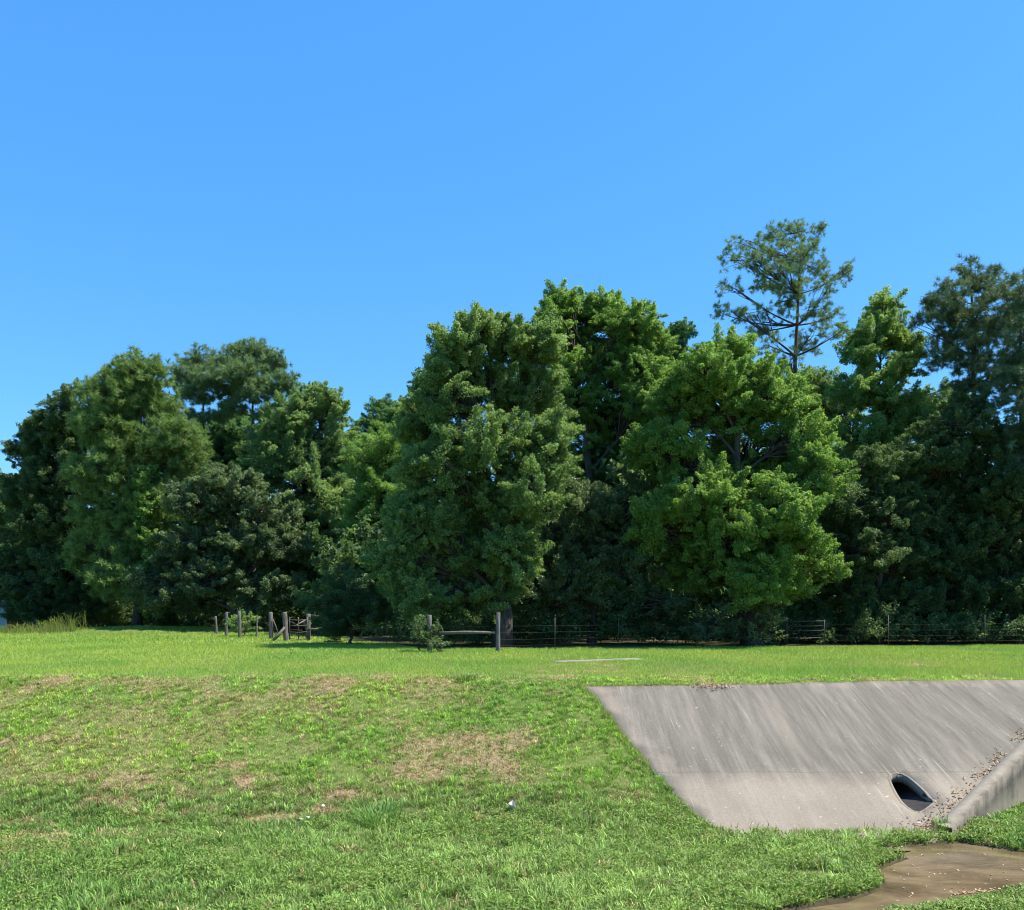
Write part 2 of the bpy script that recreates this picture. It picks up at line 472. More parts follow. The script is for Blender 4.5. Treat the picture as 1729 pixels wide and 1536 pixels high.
# water sheet
wx = [p[0] for p in WATERPOLY]; wy = [p[1] for p in WATERPOLY]
res = delaunay_2d_cdt([Vector(p) for p in WATERPOLY], [], [list(range(len(WATERPOLY)))], 1, 1e-5)
cx_, cy_ = np.mean(wx), np.mean(wy)
# grown a little so that the banks cut the water line
grown = []
for (x, y) in WATERPOLY:
    v = np.array([x - cx_, y - cy_]); l = np.linalg.norm(v); grown.append((x + v[0] / l * .35, y + v[1] / l * .35))
res = delaunay_2d_cdt([Vector(p) for p in grown], [], [list(range(len(grown)))], 1, 1e-5)
water = mesh('water', [(p[0], p[1], WATER) for p in res[0]], tris=res[2], mat=WATERM)
tag(water, kind='structure')

# ------------------------------------------------------------------ small mesh collector
class MB:
    def __init__(s): s.v, s.q, s.t, s.n = [], [], [], 0

    def add(s, V, q=None, t=None):
        V = np.asarray(V, float)
        s.v.append(V)
        if q is not None and len(q): s.q.append(np.asarray(q, int) + s.n)
        if t is not None and len(t): s.t.append(np.asarray(t, int) + s.n)
        s.n += len(V); return s

    def tube(s, pts, rad, k=8, cap=True, rough=0, rng=R0):
        pts = np.asarray(pts, float); n = len(pts)
        rad = np.broadcast_to(rad, (n,)) if np.ndim(rad) == 0 else np.asarray(rad)
        d = np.gradient(pts, axis=0); d /= np.linalg.norm(d, axis=1)[:, None] + 1e-9
        up = np.array([0, 0, 1.]) if abs(d[:, 2]).mean() < .8 else np.array([1., 0, 0])
        a = np.cross(d, up); a /= np.linalg.norm(a, axis=1)[:, None] + 1e-9
        b_ = np.cross(d, a)
        th = np.arange(k) / k * 2 * np.pi
        rr = rad[:, None] * (1 + rough * rng.normal(size=(n, k)))
        V = pts[:, None] + rr[..., None] * (np.cos(th)[None, :, None] * a[:, None] + np.sin(th)[None, :, None] * b_[:, None])
        V = V.reshape(-1, 3)
        i = np.arange(n - 1)[:, None] * k; j = np.arange(k)[None]; j2 = (j + 1) % k
        q = np.stack([(i + j).ravel(), (i + j2).ravel(), (i + k + j2).ravel(), (i + k + j).ravel()], 1)
        t = []
        if cap:
            V = np.concatenate([V, pts[[0]], pts[[-1]]])
            c0, c1 = n * k, n * k + 1
            for jj in range(k):
                t.append((c0, (jj + 1) % k, jj)); t.append((c1, (n - 1) * k + jj, (n - 1) * k + (jj + 1) % k))
        return s.add(V, q, t)

    def box(s, c, size, rz=0, bev=0):
        x, y, z = np.array(size) / 2
        V = np.array([(-x, -y, -z), (x, -y, -z), (x, y, -z), (-x, y, -z), (-x, -y, z), (x, -y, z), (x, y, z), (-x, y, z)])
        cz, sz = math.cos(rz), math.sin(rz)
        V = V @ np.array([[cz, sz, 0], [-sz, cz, 0], [0, 0, 1]]) + np.array(c)
        return s.add(V, [(0, 3, 2, 1), (4, 5, 6, 7), (0, 1, 5, 4), (1, 2, 6, 5), (2, 3, 7, 6), (3, 0, 4, 7)])

    def build(s, name, mat, parent=None, smooth=False, at=None):
        V = np.concatenate(s.v)
        q = np.concatenate(s.q) if s.q else None
        t = np.concatenate(s.t) if s.t else None
        o = mesh(name, V, q, t, mat, parent, smooth=smooth, at=at)
        return o


def tubes3(P0, P1, P2, r0, r1, r2, k=4):
    """many 3-point tubes at once"""
    n = len(P0)
    d = P2 - P0; d /= np.linalg.norm(d, axis=1)[:, None] + 1e-9
    up = np.where(np.abs(d[:, 2:3]) < .8, np.array([[0, 0, 1.]]), np.array([[1., 0, 0]]))
    a = np.cross(d, up); a /= np.linalg.norm(a, axis=1)[:, None] + 1e-9
    b_ = np.cross(d, a)
    th = np.arange(k) / k * 2 * np.pi
    ring = (np.cos(th)[None, :, None] * a[:, None] + np.sin(th)[None, :, None] * b_[:, None])
    V = np.stack([P0[:, None] + ring * r0[:, None, None], P1[:, None] + ring * r1[:, None, None], P2[:, None] + ring * r2[:, None, None]], 1)
    base = np.arange(n)[:, None, None] * 3 * k
    i = np.arange(2)[None, :, None] * k; j = np.arange(k)[None, None]; j2 = (j + 1) % k
    q = np.stack([(base + i + j).ravel(), (base + i + j2).ravel(), (base + i + k + j2).ravel(), (base + i + k + j).ravel()], 1)
    return V.reshape(-1, 3), q


# ------------------------------------------------------------------ concrete slab with the drain opening
slab_e = empty('concrete_apron', (8, 17.5, -1.1), 'sloping weathered concrete apron with a round drain opening near its foot', 'concrete apron')


def plane_z(y): return -(YE - y) / SL


ne = 40
HP = [(1503, 1317), (1504, 1312), (1508, 1309), (1515, 1308), (1524, 1310), (1533, 1315), (1543, 1323), (1553, 1332), (1561, 1340), (1567, 1348),
      (1574, 1353), (1575, 1357), (1568, 1363), (1560, 1369), (1552, 1373), (1543, 1371), (1533, 1365), (1524, 1356), (1516, 1344), (1509, 1331)]
hp = [slab_pt(*p) for p in HP]
hole = []
for i in range(len(hp)):
    a, b2 = hp[i], hp[(i + 1) % len(hp)]
    hole += [a, ((a[0] + b2[0]) / 2, (a[1] + b2[1]) / 2)]
if sum(hole[i][0] * hole[(i + 1) % ne][1] - hole[(i + 1) % ne][0] * hole[i][1] for i in range(ne)) < 0: hole = hole[::-1]
lim = SLAB
# ragged left edge
pts = []
for i in range(len(lim)):
    a, b2 = np.array(lim[i]), np.array(lim[(i + 1) % len(lim)])
    L = np.linalg.norm(b2 - a); n = max(1, int(L / .12))
    for j in range(n):
        q = a + (b2 - a) * j / n
        if 2 <= i < 14: q = q + np.array([.05 * (vnoise(q[0:1] * 5, q[1:2] * 5, 71)[0] - .5), 0])
        pts.append(q)
nO = len(pts)
inner = []
for x in np.arange(1.6, 15.4, .35):
    for y in np.arange(14.2, 20.6, .35):
        if inpoly(np.array([x]), np.array([y]), lim)[0] and polydist(np.array([x]), np.array([y]), lim)[0] > .15:
            if ((x - PIPE_C[0]) / (PIPE_R[0] + .15)) ** 2 + ((y - PIPE_C[1]) / (PIPE_R[1] + .15)) ** 2 > 1: inner.append((x, y))
allp = [Vector((p[0], p[1])) for p in pts] + [Vector(h) for h in hole] + [Vector(p) for p in inner]
edges = [(i, (i + 1) % nO) for i in range(nO)] + [(nO + i, nO + (i + 1) % ne) for i in range(ne)]
res = delaunay_2d_cdt(allp, edges, [], 0, 1e-6)
vv = np.array([(p[0], p[1]) for p in res[0]])
tri = np.array([f for f in res[2] if len(f) == 3])
cen = vv[tri].mean(1)
keep = inpoly(cen[:, 0], cen[:, 1], [tuple(p) for p in pts]) & ~inpoly(cen[:, 0], cen[:, 1], hole)
tri = tri[keep]
a, b2, c = vv[tri[:, 0]], vv[tri[:, 1]], vv[tri[:, 2]]
flip = np.cross(b2 - a, c - a) < 0
tri[flip] = tri[flip][:, ::-1]
zt = plane_z(vv[:, 1]) + .02 + .012 * (fbm(vv[:, 0] * .8, vv[:, 1] * .8, 81, 2) - .5)
nv = len(vv)
Vt = np.column_stack([vv, zt]); Vb = np.column_stack([vv, zt - .16])
ed = {}
for t in tri:
    for i in range(3):
        e = (t[i], t[(i + 1) % 3]); ed[e] = 1
sk = [(e[0], e[0] + nv, e[1] + nv, e[1]) for e in ed if (e[1], e[0]) not in ed]
mesh('slab', np.concatenate([Vt, Vb]), quads=sk, tris=np.concatenate([tri, tri[:, ::-1] + nv]), mat=SLABM, parent=slab_e, at=slab_e.location)
# drain pipe: inner wall swept back into the bank, with a closed far end
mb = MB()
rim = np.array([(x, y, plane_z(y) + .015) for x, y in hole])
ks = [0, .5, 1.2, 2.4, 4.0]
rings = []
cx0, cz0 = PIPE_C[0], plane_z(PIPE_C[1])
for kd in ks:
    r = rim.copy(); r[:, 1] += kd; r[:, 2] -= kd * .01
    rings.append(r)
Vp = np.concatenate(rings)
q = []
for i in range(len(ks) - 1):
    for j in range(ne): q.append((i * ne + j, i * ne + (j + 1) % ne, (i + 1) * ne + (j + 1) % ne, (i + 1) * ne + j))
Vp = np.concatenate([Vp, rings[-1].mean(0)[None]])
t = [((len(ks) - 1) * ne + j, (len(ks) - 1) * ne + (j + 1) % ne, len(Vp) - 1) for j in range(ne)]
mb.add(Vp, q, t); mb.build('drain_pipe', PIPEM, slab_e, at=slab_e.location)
# raised collar around the opening
mb = MB(); Vc = []
for i, (x, y) in enumerate(hole):
    dx, dy = x - PIPE_C[0], y - PIPE_C[1]
    l = math.hypot(dx / PIPE_R[0], dy / PIPE_R[1])
    for g, hh in ((0.0, .010), (.0, .028), (.12, .028), (.20, .006)):
        k = 1 + g * (1.0 if dy > -.35 else .45)
        kx = k + (g * .35)
        X, Y = PIPE_C[0] + dx * kx, PIPE_C[1] + dy * (1 + (k - 1) * .55)
        Vc.append((X, Y, plane_z(Y) + hh + .003 * vnoise(np.array([X * 9]), np.array([Y * 9]), 3)[0]))
q = [(i * 4 + g, ((i + 1) % ne) * 4 + g, ((i + 1) % ne) * 4 + g + 1, i * 4 + g + 1) for i in range(ne) for g in range(3)]
mb.add(Vc, [tuple(reversed(f)) for f in q]); mb.build('drain_collar', SLABM, slab_e, at=slab_e.location)

# wing wall: vertical stem wall whose top follows the slope
wall_e = empty('wing_wall', (10.5, 17, -2.2), 'stained grey concrete wing wall climbing to the right beside the drain', 'concrete wall')
TL = np.linalg.norm(WALL1 - WALL0)
ts = np.linspace(-.05, TL, 60)
Vw, topa = [], []
for t_ in ts:
    c = WALL0 + WD * t_
    a0 = c - WN * .04; a1 = c + WN * .22
    zi = plane_z(a0[1]) + .075; 
    zo = plane_z(a0[1]) + .055 + .02 * (vnoise(np.array([t_ * 3.]), np.array([0.]), 5)[0] - .5)
    rows = [(a0, zi - .3, 0), (a0, zi, .3), (a1, zo, 1.0), (a1, zo - .25, 1.0), (a1, zo - .55, .75), (a1, zo - .95, .2), (a1, -2.75, 0)]
    for (pp, z, tp) in rows:
        if z < -2.75: z = -2.75
        Vw.append((pp[0], pp[1], z)); topa.append(tp)
q = []
for i in range(len(ts) - 1):
    for g in range(6): q.append((i * 7 + g, i * 7 + g + 1, (i + 1) * 7 + g + 1, (i + 1) * 7 + g))
t = []
for base in (0, (len(ts) - 1) * 7):
    for g in range(1, 6): t.append((base, base + g, base + g + 1))
mesh('stem_wall', Vw, quads=q, tris=t, mat=WALLM, parent=wall_e, attrs={'top': topa}, at=wall_e.location)

# concrete pad in the lawn
pe = hit(945, 1119); pr = hit(1086, 1114)
ang = math.atan2(pr[1] - pe[1], pr[0] - pe[0])
L = math.hypot(pr[1] - pe[1], pr[0] - pe[0])
cx, cy = (pe[0] + pr[0]) / 2 - math.sin(ang) * .3, (pe[1] + pr[1]) / 2 + math.cos(ang) * .3
PAD = [(cx + math.cos(ang) * a - math.sin(ang) * b2, cy + math.sin(ang) * a + math.cos(ang) * b2) for a, b2 in ((-L / 2, -.3), (L / 2, -.3), (L / 2, .3), (-L / 2, .3))]
mb = MB()
o_ = [np.array(p) for p in PAD]; cen_ = np.mean(o_, 0)
Vp = [(*p, -.1) for p in o_] + [(*p, .030) for p in o_] + [(*(cen_ + (p - cen_) * .985), .040) for p in o_]
q = [(i, (i + 1) % 4, 4 + (i + 1) % 4, 4 + i) for i in range(4)] + [(4 + i, 4 + (i + 1) % 4, 8 + (i + 1) % 4, 8 + i) for i in range(4)] + [(8, 9, 10, 11)]
pad = mb.add(Vp, q).build('concrete_pad', CONC)
tag(pad, 'long low pale concrete pad lying in the mown grass', 'concrete pad')

# ------------------------------------------------------------------ trees
def unit(rng, n):
    v = rng.normal(size=(n, 3)); return v / np.linalg.norm(v, axis=1)[:, None]


def make_lobes(spec, D, rng, dfac=.9, jit=.45):
    out = []
    for (px, py, rx, ry) in spec:
        b_ = (rx + ry) / 2 / F * D * dfac + .5
        D2 = D + rng.uniform(-1, 1) * jit * b_
        c = P(px, py, D2); a, c_ = rx / F * D2, ry / F * D2
        out.append((c, np.array([a, b_, c_])))
    return out


def knobs(lobes, rng, n=6, core=.93):
    '''smaller boughs standing out of every lobe, so that the outline is uneven'''
    out = []
    for c, r in lobes:
        out.append((c, r * core))
        for d in unit(rng, n):
            if d[2] < -.75: continue
            k = rng.uniform(.26, .50)
            out.append((c + d * r * rng.uniform(.62, .92), r * k * np.array([1, 1, rng.uniform(.8, 1.25)]) + .12))
    return out


def clumps_for(lobes, rc, cov, rng, inner=.55):
    CC, OO, LI = [], [], []
    for li, (c, r) in enumerate(lobes):
        a, b_, c_ = r; p = 1.6
        S = 4 * np.pi * (((a * b_) ** p + (a * c_) ** p + (b_ * c_) ** p) / 3) ** (1 / p)
        n = max(6, int(S / (np.pi * rc * rc) * cov))
        d = unit(rng, n)
        u = np.where(rng.random(n) < .72, rng.uniform(.74, 1.10, n), rng.uniform(inner - .2, .8, n))
        ph = rng.uniform(0, 6.28, 3)
        u *= 1 + .16 * np.sin(3 * d[:, 0] + ph[0]) * np.sin(3 * d[:, 2] + ph[1]) + .12 * np.sin(5 * d[:, 1] + 4 * d[:, 2] + ph[2])
        q = c + d * r * u[:, None]
        ok = q[:, 2] > .35
        for lj, (c2, r2) in enumerate(lobes):
            if lj != li: ok &= ~((((q - c2) / r2) ** 2).sum(1) < .35)
        ok &= rng.random(n) > .08
        CC.append(q[ok]); OO.append(d[ok]); LI.append(np.full(ok.sum(), li))
    return np.concatenate(CC), np.concatenate(OO), np.concatenate(LI)


def leaf_quads(rng, pos, nrm, L, Wd, droop=.25):
    n = len(pos)
    nrm = nrm / (np.linalg.norm(nrm, axis=1)[:, None] + 1e-9)
    t = rng.normal(size=(n, 3)); t[:, 2] -= droop * 2
    t -= (t * nrm).sum(1)[:, None] * nrm
    t /= np.linalg.norm(t, axis=1)[:, None] + 1e-9
    s = np.cross(nrm, t)
    L = np.broadcast_to(L, n)[:, None] * rng.uniform(.65, 1.25, (n, 1)); Wd = np.broadcast_to(Wd, n)[:, None] * rng.uniform(.7, 1.2, (n, 1))
    fold = nrm * Wd * rng.uniform(.05, .3, (n, 1))
    a = pos - t * L * .5
    b_ = pos + s * Wd * .5 + fold - t * L * .05
    c = pos + t * L * .5 - nrm * L * .12
    d = pos - s * Wd * .5 + fold - t * L * .05
    V = np.stack([a, b_, c, d], 1).reshape(-1, 3)
    q = np.arange(n * 4).reshape(-1, 4)
    return V, q


def leaves_at(rng, cc, oo, rc, nl, L, Wd):
    n = len(cc)
    sc_ = rng.uniform(.4, 1.3, n) * (1 + .45 * (rng.random(n) < .12))
    cnt = np.maximum(4, (nl * sc_ ** 1.6).astype(int))
    idx = np.repeat(np.arange(n), cnt); m_ = len(idx)
    g = unit(rng, m_) * (rng.random(m_) ** .5)[:, None]
    ax = oo * np.array([.75, .75, .35]) + np.array([0, 0, .42]) + rng.normal(size=oo.shape) * .38
    ax /= np.linalg.norm(ax, axis=1)[:, None]
    t_ = rng.random(m_) ** 1.15                      # along the spray, thinner towards its tip
    R = (rc * sc_[idx])
    off = g * (R * (.78 - .5 * t_))[:, None] * np.array([1, 1, .8]) + ax[idx] * ((t_ * 1.75 - .55) * R)[:, None]
    off[:, 2] -= .12 * (t_ ** 2) * R
    pos = cc[idx] + off
    nr = np.array([0, 0, .34]) + .35 * g + .3 * oo[idx] + .62 * rng.normal(size=(m_, 3))
    pos[:, 2] = np.maximum(pos[:, 2], .12)
    V, q = leaf_quads(rng, pos, nr, L, Wd)
    cr = rng.random(n)
    rnd = np.clip(.45 * cr[idx] + .35 * rng.random(m_) + .25 * rng.random(m_) ** 3, 0, 1)
    return V, q, np.repeat(rnd, 4)


def bez(a, b_, c, n):
    t = np.linspace(0, 1, n)[:, None]
    return a * (1 - t) ** 2 + 2 * b_ * t * (1 - t) + c * t * t


def skeleton(rng, base, top, lobes, cc, li, r0, twig=.018, pine=False):
    """trunk, limbs to every lobe and twigs to the clumps, as one trunk mesh"""
    mb = MB()
    n = 14
    mid = base + (top - base) * .5 + rng.normal(size=3) * np.array([.03, .03, 0]) * (top[2] - base[2]) * (.4 if pine else 1.2)
    tr = bez(base, mid, top, n)
    if not pine: tr[1:-1] += rng.normal(size=(n - 2, 3)) * np.array([.08, .08, 0])
    hh = (tr[:, 2] - base[2]) / (top[2] - base[2])
    rad = r0 * (1 - hh * .88) ** .9 * (1 + .5 * np.exp(-hh * 30))
    mb.tube(tr, rad, 9, True, .03, rng)
    ends = []
    for (c, r) in lobes:
        hd = np.hypot(c[0] - base[0], c[1] - base[1])
        hz = np.clip(c[2] - (.35 if pine else .75) * hd - (0 if pine else .6), base[2] + .12 * (top[2] - base[2]), top[2] * .97)
        if hz > c[2]: hz = max(base[2] + .3, c[2] - .3)
        i = np.argmin(np.abs(tr[:, 2] - hz)); s = tr[i]
        e = c + np.array([0, 0, .1 * r[2]])
        m_ = (s + e) / 2 + np.array([0, 0, (-.08 if pine else .12) * hd]) + rng.normal(size=3) * .12 * (hd * .3 + .2)
        pth = bez(s, m_, e, 8)
        rs = min(rad[i] * .62, .022 * (np.linalg.norm(e - s) + 1.2))
        mb.tube(pth, np.linspace(rs, rs * .28, 8), 6, False, .03, rng)
        ends.append(pth)
    # twigs
    e0 = np.array([ends[l][k] for l, k in zip(li, rng.integers(3, 8, len(li)))])
    Lg = np.linalg.norm(cc - e0, axis=1)
    m_ = (e0 + cc) / 2 + rng.normal(size=cc.shape) * (.1 * Lg)[:, None] + np.array([0, 0, .08]) * Lg[:, None]
    rt = np.clip(twig * (Lg + .5), .008, .06)
    V, q = tubes3(e0, m_, cc, rt, rt * .65, rt * .3)
    mb.add(V, q)
    return mb


def broadleaf(name, label, trunk_px, D, spec, leaf, seed, rc=.45, cov=1.5, nl=50, L=.17, Wd=.10, r0=.3, cat='tree', bark=None, group=None, parts=('trunk', 'crown'), jit=.45, topf=.8):
    rng = np.random.default_rng(seed)
    lobes = make_lobes(spec, D, rng, jit=jit)
    bx = (trunk_px - W / 2) / F * D
    base = np.array([bx, D, float(ground_z(np.array([bx]), np.array([D]))[0]) - .05])
    root = empty(name, tuple(base), label, cat, group)
    mains = lobes
    if cat == 'tree': lobes = knobs(lobes, rng)
    cc, oo, li = clumps_for(lobes, rc, cov * (1.2 if cat == 'tree' else 1.3), rng)
    if cat == 'tree':        # every clump hangs on the nearest main limb
        li = np.argmin(np.stack([(((cc - c) / r) ** 2).sum(1) for c, r in mains]), 0)
    lobes = mains
    kf = .70 if cat == 'tree' else 1.0
    L, Wd, nl = L * kf, Wd * kf, nl * (4.6 if cat == 'tree' else 1.2)
    tl = max(lobes, key=lambda l: l[0][2])
    top = np.array([tl[0][0] * .6 + bx * .4, D + .3, base[2] + (tl[0][2] - base[2]) * (topf + .12)])
    mb = skeleton(rng, base, top, lobes, cc, li, r0)
    mb.build(parts[0], bark or BARK, root, smooth=True, at=base)
    V, q, rnd = leaves_at(rng, cc, oo, rc, nl, L, Wd)
    mesh(parts[1], V, quads=q, mat=LEAF[leaf], parent=root, attrs={'rnd': rnd}, at=base)
    return root


def pine(name, label, trunk_px, D, spec, leaf, seed, tufts=1.0, nd=34, nl=.25, nw=.024, r0=.27, spread=.5, jit=.7, group=None, up=.5, lf=1.22):
    rng = np.random.default_rng(seed)
    lobes = make_lobes(spec, D, rng, dfac=1.0, jit=jit)
    bx = (trunk_px - W / 2) / F * D
    base = np.array([bx, D, float(ground_z(np.array([bx]), np.array([D]))[0]) - .05])
    root = empty(name, tuple(base), label, 'pine tree', group)
    tl = max(lobes, key=lambda l: l[0][2])
    top = tl[0] + np.array([0, 0, .15 * tl[1][2]])
    # sprays in every lobe
    CC, LI, OO = [], [], []
    for i, (c, r) in enumerate(lobes):
        n = max(5, int(9 * tufts * (r[0] * r[2] + r[1] * r[2] + r[0] * r[1]) / 3 / .55))
        d = unit(rng, n); u = rng.random(n) ** .45
        CC.append(c + d * r * lf * u[:, None]); LI.append(np.full(n, i)); OO.append(d)
    CC, LI, OO = map(np.concatenate, (CC, LI, OO))
    ok = CC[:, 2] > 1
    CC, LI, OO = CC[ok], LI[ok], OO[ok]
    mb = skeleton(rng, base, top, lobes, CC, LI, r0, twig=.013, pine=True)
    mb.build('trunk', BARK_PINE, root, smooth=True, at=base)
    k = rng.integers(4, 8, len(CC)); idx = np.repeat(np.arange(len(CC)), k); m_ = len(idx)
    axis_ = OO * np.array([1, 1, .4]) + np.array([0, 0, up]) + .35 * rng.normal(size=OO.shape)
    axis_ /= np.linalg.norm(axis_, axis=1)[:, None]
    tc_ = CC[idx] + axis_[idx] * rng.uniform(-.15, .45, m_)[:, None] * spread * 1.4 + rng.normal(size=(m_, 3)) * spread * .42 * np.array([1, 1, .6])
    ad = axis_[idx] + .5 * rng.normal(size=(m_, 3)); ad /= np.linalg.norm(ad, axis=1)[:, None]
    ni = np.repeat(np.arange(m_), nd); nn = len(ni)
    dv = ad[ni] * .55 + unit(rng, nn) * .85; dv[:, 2] -= .05
    dv /= np.linalg.norm(dv, axis=1)[:, None]
    ln = nl * rng.uniform(.7, 1.15, nn)[:, None]
    s = np.cross(dv, unit(rng, nn)); s /= np.linalg.norm(s, axis=1)[:, None] + 1e-9
    b0 = tc_[ni] - ad[ni] * rng.uniform(0, .16, nn)[:, None] + dv * ln * .12
    V = np.stack([b0 + s * nw / 2, b0 - s * nw / 2, b0 + dv * ln], 1).reshape(-1, 3)
    cr = rng.random(len(CC)); tr_ = rng.random(m_)
    rnd = np.clip(.35 * cr[idx][ni] + .4 * tr_[ni] + .25 * rng.random(nn), 0, 1)
    mesh('crown', V, tris=np.arange(nn * 3).reshape(-1, 3), mat=LEAF[leaf], parent=root, attrs={'rnd': np.repeat(rnd, 3)}, at=base)
    return root


far = dict(rc=.64, cov=1.5, nl=46, L=.25, Wd=.15)
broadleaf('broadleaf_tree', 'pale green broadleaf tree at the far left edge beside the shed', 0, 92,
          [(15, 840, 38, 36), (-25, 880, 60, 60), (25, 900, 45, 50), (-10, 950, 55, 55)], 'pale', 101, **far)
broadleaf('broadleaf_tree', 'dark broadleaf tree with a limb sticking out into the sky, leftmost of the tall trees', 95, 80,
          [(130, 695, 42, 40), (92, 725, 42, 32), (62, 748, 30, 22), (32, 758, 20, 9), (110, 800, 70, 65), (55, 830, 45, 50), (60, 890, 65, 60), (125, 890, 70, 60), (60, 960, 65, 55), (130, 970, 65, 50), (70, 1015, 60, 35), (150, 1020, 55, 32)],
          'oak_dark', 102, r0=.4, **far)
pine('pine_tree', 'dense yellow-green pine with drooping needle sprays at the left, vine on its trunk', 232, 74,
     [(240, 625, 36, 24), (212, 640, 30, 24), (190, 668, 44, 28), (225, 690, 50, 36), (268, 680, 34, 28), (300, 735, 38, 26), (175, 720, 42, 34), (240, 760, 70, 36), (312, 778, 34, 26), (190, 800, 58, 38), (262, 845, 55, 36), (195, 865, 58, 38), (240, 915, 52, 36), (170, 930, 50, 36), (225, 975, 60, 36)],
     'pine_yellow', 103, tufts=1.55, nd=26, nl=.44, nw=.06, r0=.36, spread=.62, up=.15)
pine('pine_tree', 'tall open pine with a bare dark trunk, left one of the flat-topped pair', 352, 86,
     [(342, 612, 38, 22), (312, 640, 26, 24), (362, 640, 42, 26), (386, 606, 28, 20), (330, 668, 34, 16), (392, 662, 28, 18), (365, 700, 22, 14), (335, 705, 24, 12)],
     'pine', 104, tufts=.95, nd=24, nl=.42, nw=.055, r0=.3, spread=.6, lf=.98)
pine('pine_tree', 'tall pine with a rounded flat top, right one of the left pair', 430, 84,
     [(428, 598, 40, 20), (455, 618, 34, 24), (412, 632, 38, 26), (470, 652, 28, 20), (432, 662, 44, 18), (484, 640, 18, 12), (392, 690, 26, 12), (455, 700, 30, 14), (440, 735, 26, 12)],
     'pine', 105, tufts=1.05, nd=24, nl=.42, nw=.055, r0=.32, spread=.6, lf=1.0)
broadleaf('broadleaf_tree', 'shadowy blue-green tree filling the space under the flat-topped pines', 385, 95,
          [(375, 765, 60, 46), (330, 750, 40, 44), (425, 745, 44, 46), (385, 830, 70, 50), (320, 830, 50, 50), (395, 715, 30, 22)], 'cool', 131, r0=.36, **far)
broadleaf('broadleaf_tree', 'mid green broadleaf tree with two knobbly tops right of the flat-topped pines', 520, 76,
          [(530, 668, 24, 22), (512, 695, 32, 34), (562, 695, 24, 28), (490, 735, 48, 42), (560, 760, 42, 48), (458, 775, 42, 42), (520, 820, 68, 58), (572, 870, 42, 58), (500, 900, 68, 58), (560, 950, 52, 52), (510, 985, 58, 42)],
          'oak_mid', 106, r0=.36, **far)
broadleaf('broadleaf_tree', 'shadowy broadleaf tree with layered low boughs behind the left fence posts', 390, 70,
          [(390, 830, 58, 38), (335, 850, 48, 40), (440, 870, 56, 38), (330, 915, 58, 42), (440, 925, 78, 24), (480, 915, 44, 18), (385, 975, 76, 36), (330, 1005, 58, 36), (455, 1000, 58, 34), (280, 990, 50, 45)],
          'grey', 107, r0=.34, **far)
broadleaf('broadleaf_tree', 'distant blue-green tree filling the notch in the skyline', 665, 100,
          [(648, 708, 34, 26), (618, 730, 26, 26), (692, 702, 34, 38), (720, 668, 30, 30), (700, 760, 58, 58), (630, 790, 48, 48), (660, 850, 60, 60)], 'cool', 108, r0=.4, **far)
broadleaf('broadleaf_tree', 'bright green tree below the skyline notch, left of the big oak', 668, 69,
          [(660, 760, 48, 36), (625, 790, 34, 36), (712, 768, 32, 32), (650, 838, 52, 48), (618, 898, 42, 56), (682, 885, 48, 48), (640, 955, 50, 44), (612, 1005, 52, 34)],
          'oak_bright', 109, rc=.7, cov=1.5, nl=68, L=.22, Wd=.13, r0=.3)
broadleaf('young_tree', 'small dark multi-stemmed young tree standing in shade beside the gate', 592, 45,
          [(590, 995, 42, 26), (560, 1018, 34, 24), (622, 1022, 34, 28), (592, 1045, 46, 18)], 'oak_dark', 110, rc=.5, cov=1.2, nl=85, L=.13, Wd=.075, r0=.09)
broadleaf('oak_tree', 'big round-topped oak left of centre with a dark inner trunk showing', 848, 42.5,
          [(815, 562, 38, 28), (770, 598, 42, 36), (862, 588, 42, 32), (920, 590, 34, 32), (820, 650, 72, 52), (752, 658, 46, 46), (905, 668, 52, 46), (722, 715, 42, 46), (820, 748, 78, 52), (912, 758, 48, 46), (738, 800, 58, 56), (832, 850, 68, 46), (902, 830, 52, 50), (712, 885, 56, 52), (672, 945, 46, 48), (775, 938, 68, 48), (858, 938, 52, 42), (715, 1005, 56, 36), (805, 1010, 58, 26)],
          'oak_mid', 111, r0=.42, cov=1.7, jit=.9)
broadleaf('oak_tree', 'tallest round-topped oak at the centre of the skyline', 1012, 52,
          [(945, 520, 28, 20), (985, 528, 40, 26), (1025, 530, 36, 26), (1065, 545, 40, 32), (938, 560, 32, 32), (1092, 582, 42, 38), (990, 598, 62, 42), (1070, 628, 58, 42), (960, 660, 48, 48), (1040, 700, 68, 48), (1110, 680, 42, 48), (1000, 770, 68, 48), (1080, 780, 58, 48)],
          'oak_bright', 112, r0=.42, L=.18, cov=1.8, jit=1.1)
broadleaf('broadleaf_tree', 'slim tree whose pale top peeps between the central oak and the leafy right oak', 1150, 60,
          [(1148, 575, 17, 24), (1120, 600, 34, 26), (1172, 618, 34, 32), (1150, 655, 48, 38)], 'cool', 113, rc=.65, cov=1.2, nl=60, L=.21, Wd=.12, r0=.25)
broadleaf('oak_tree', 'broad bright oak right of centre with a sunlit bough drooping low on its right', 1270, 43,
          [(1230, 598, 38, 28), (1188, 640, 52, 38), (1272, 638, 42, 32), (1148, 680, 46, 42), (1302, 680, 56, 38), (1222, 700, 68, 48), (1352, 738, 50, 40), (1130, 760, 52, 48), (1262, 780, 72, 52), (1378, 800, 40, 46), (1190, 830, 62, 48), (1322, 860, 66, 50), (1130, 880, 58, 52), (1242, 900, 68, 48), (1348, 928, 56, 36), (1392, 965, 38, 14), (1180, 960, 58, 42), (1290, 975, 58, 42), (1345, 990, 42, 20)],
          'oak_bright', 114, r0=.42, cov=1.75, jit=1.1)
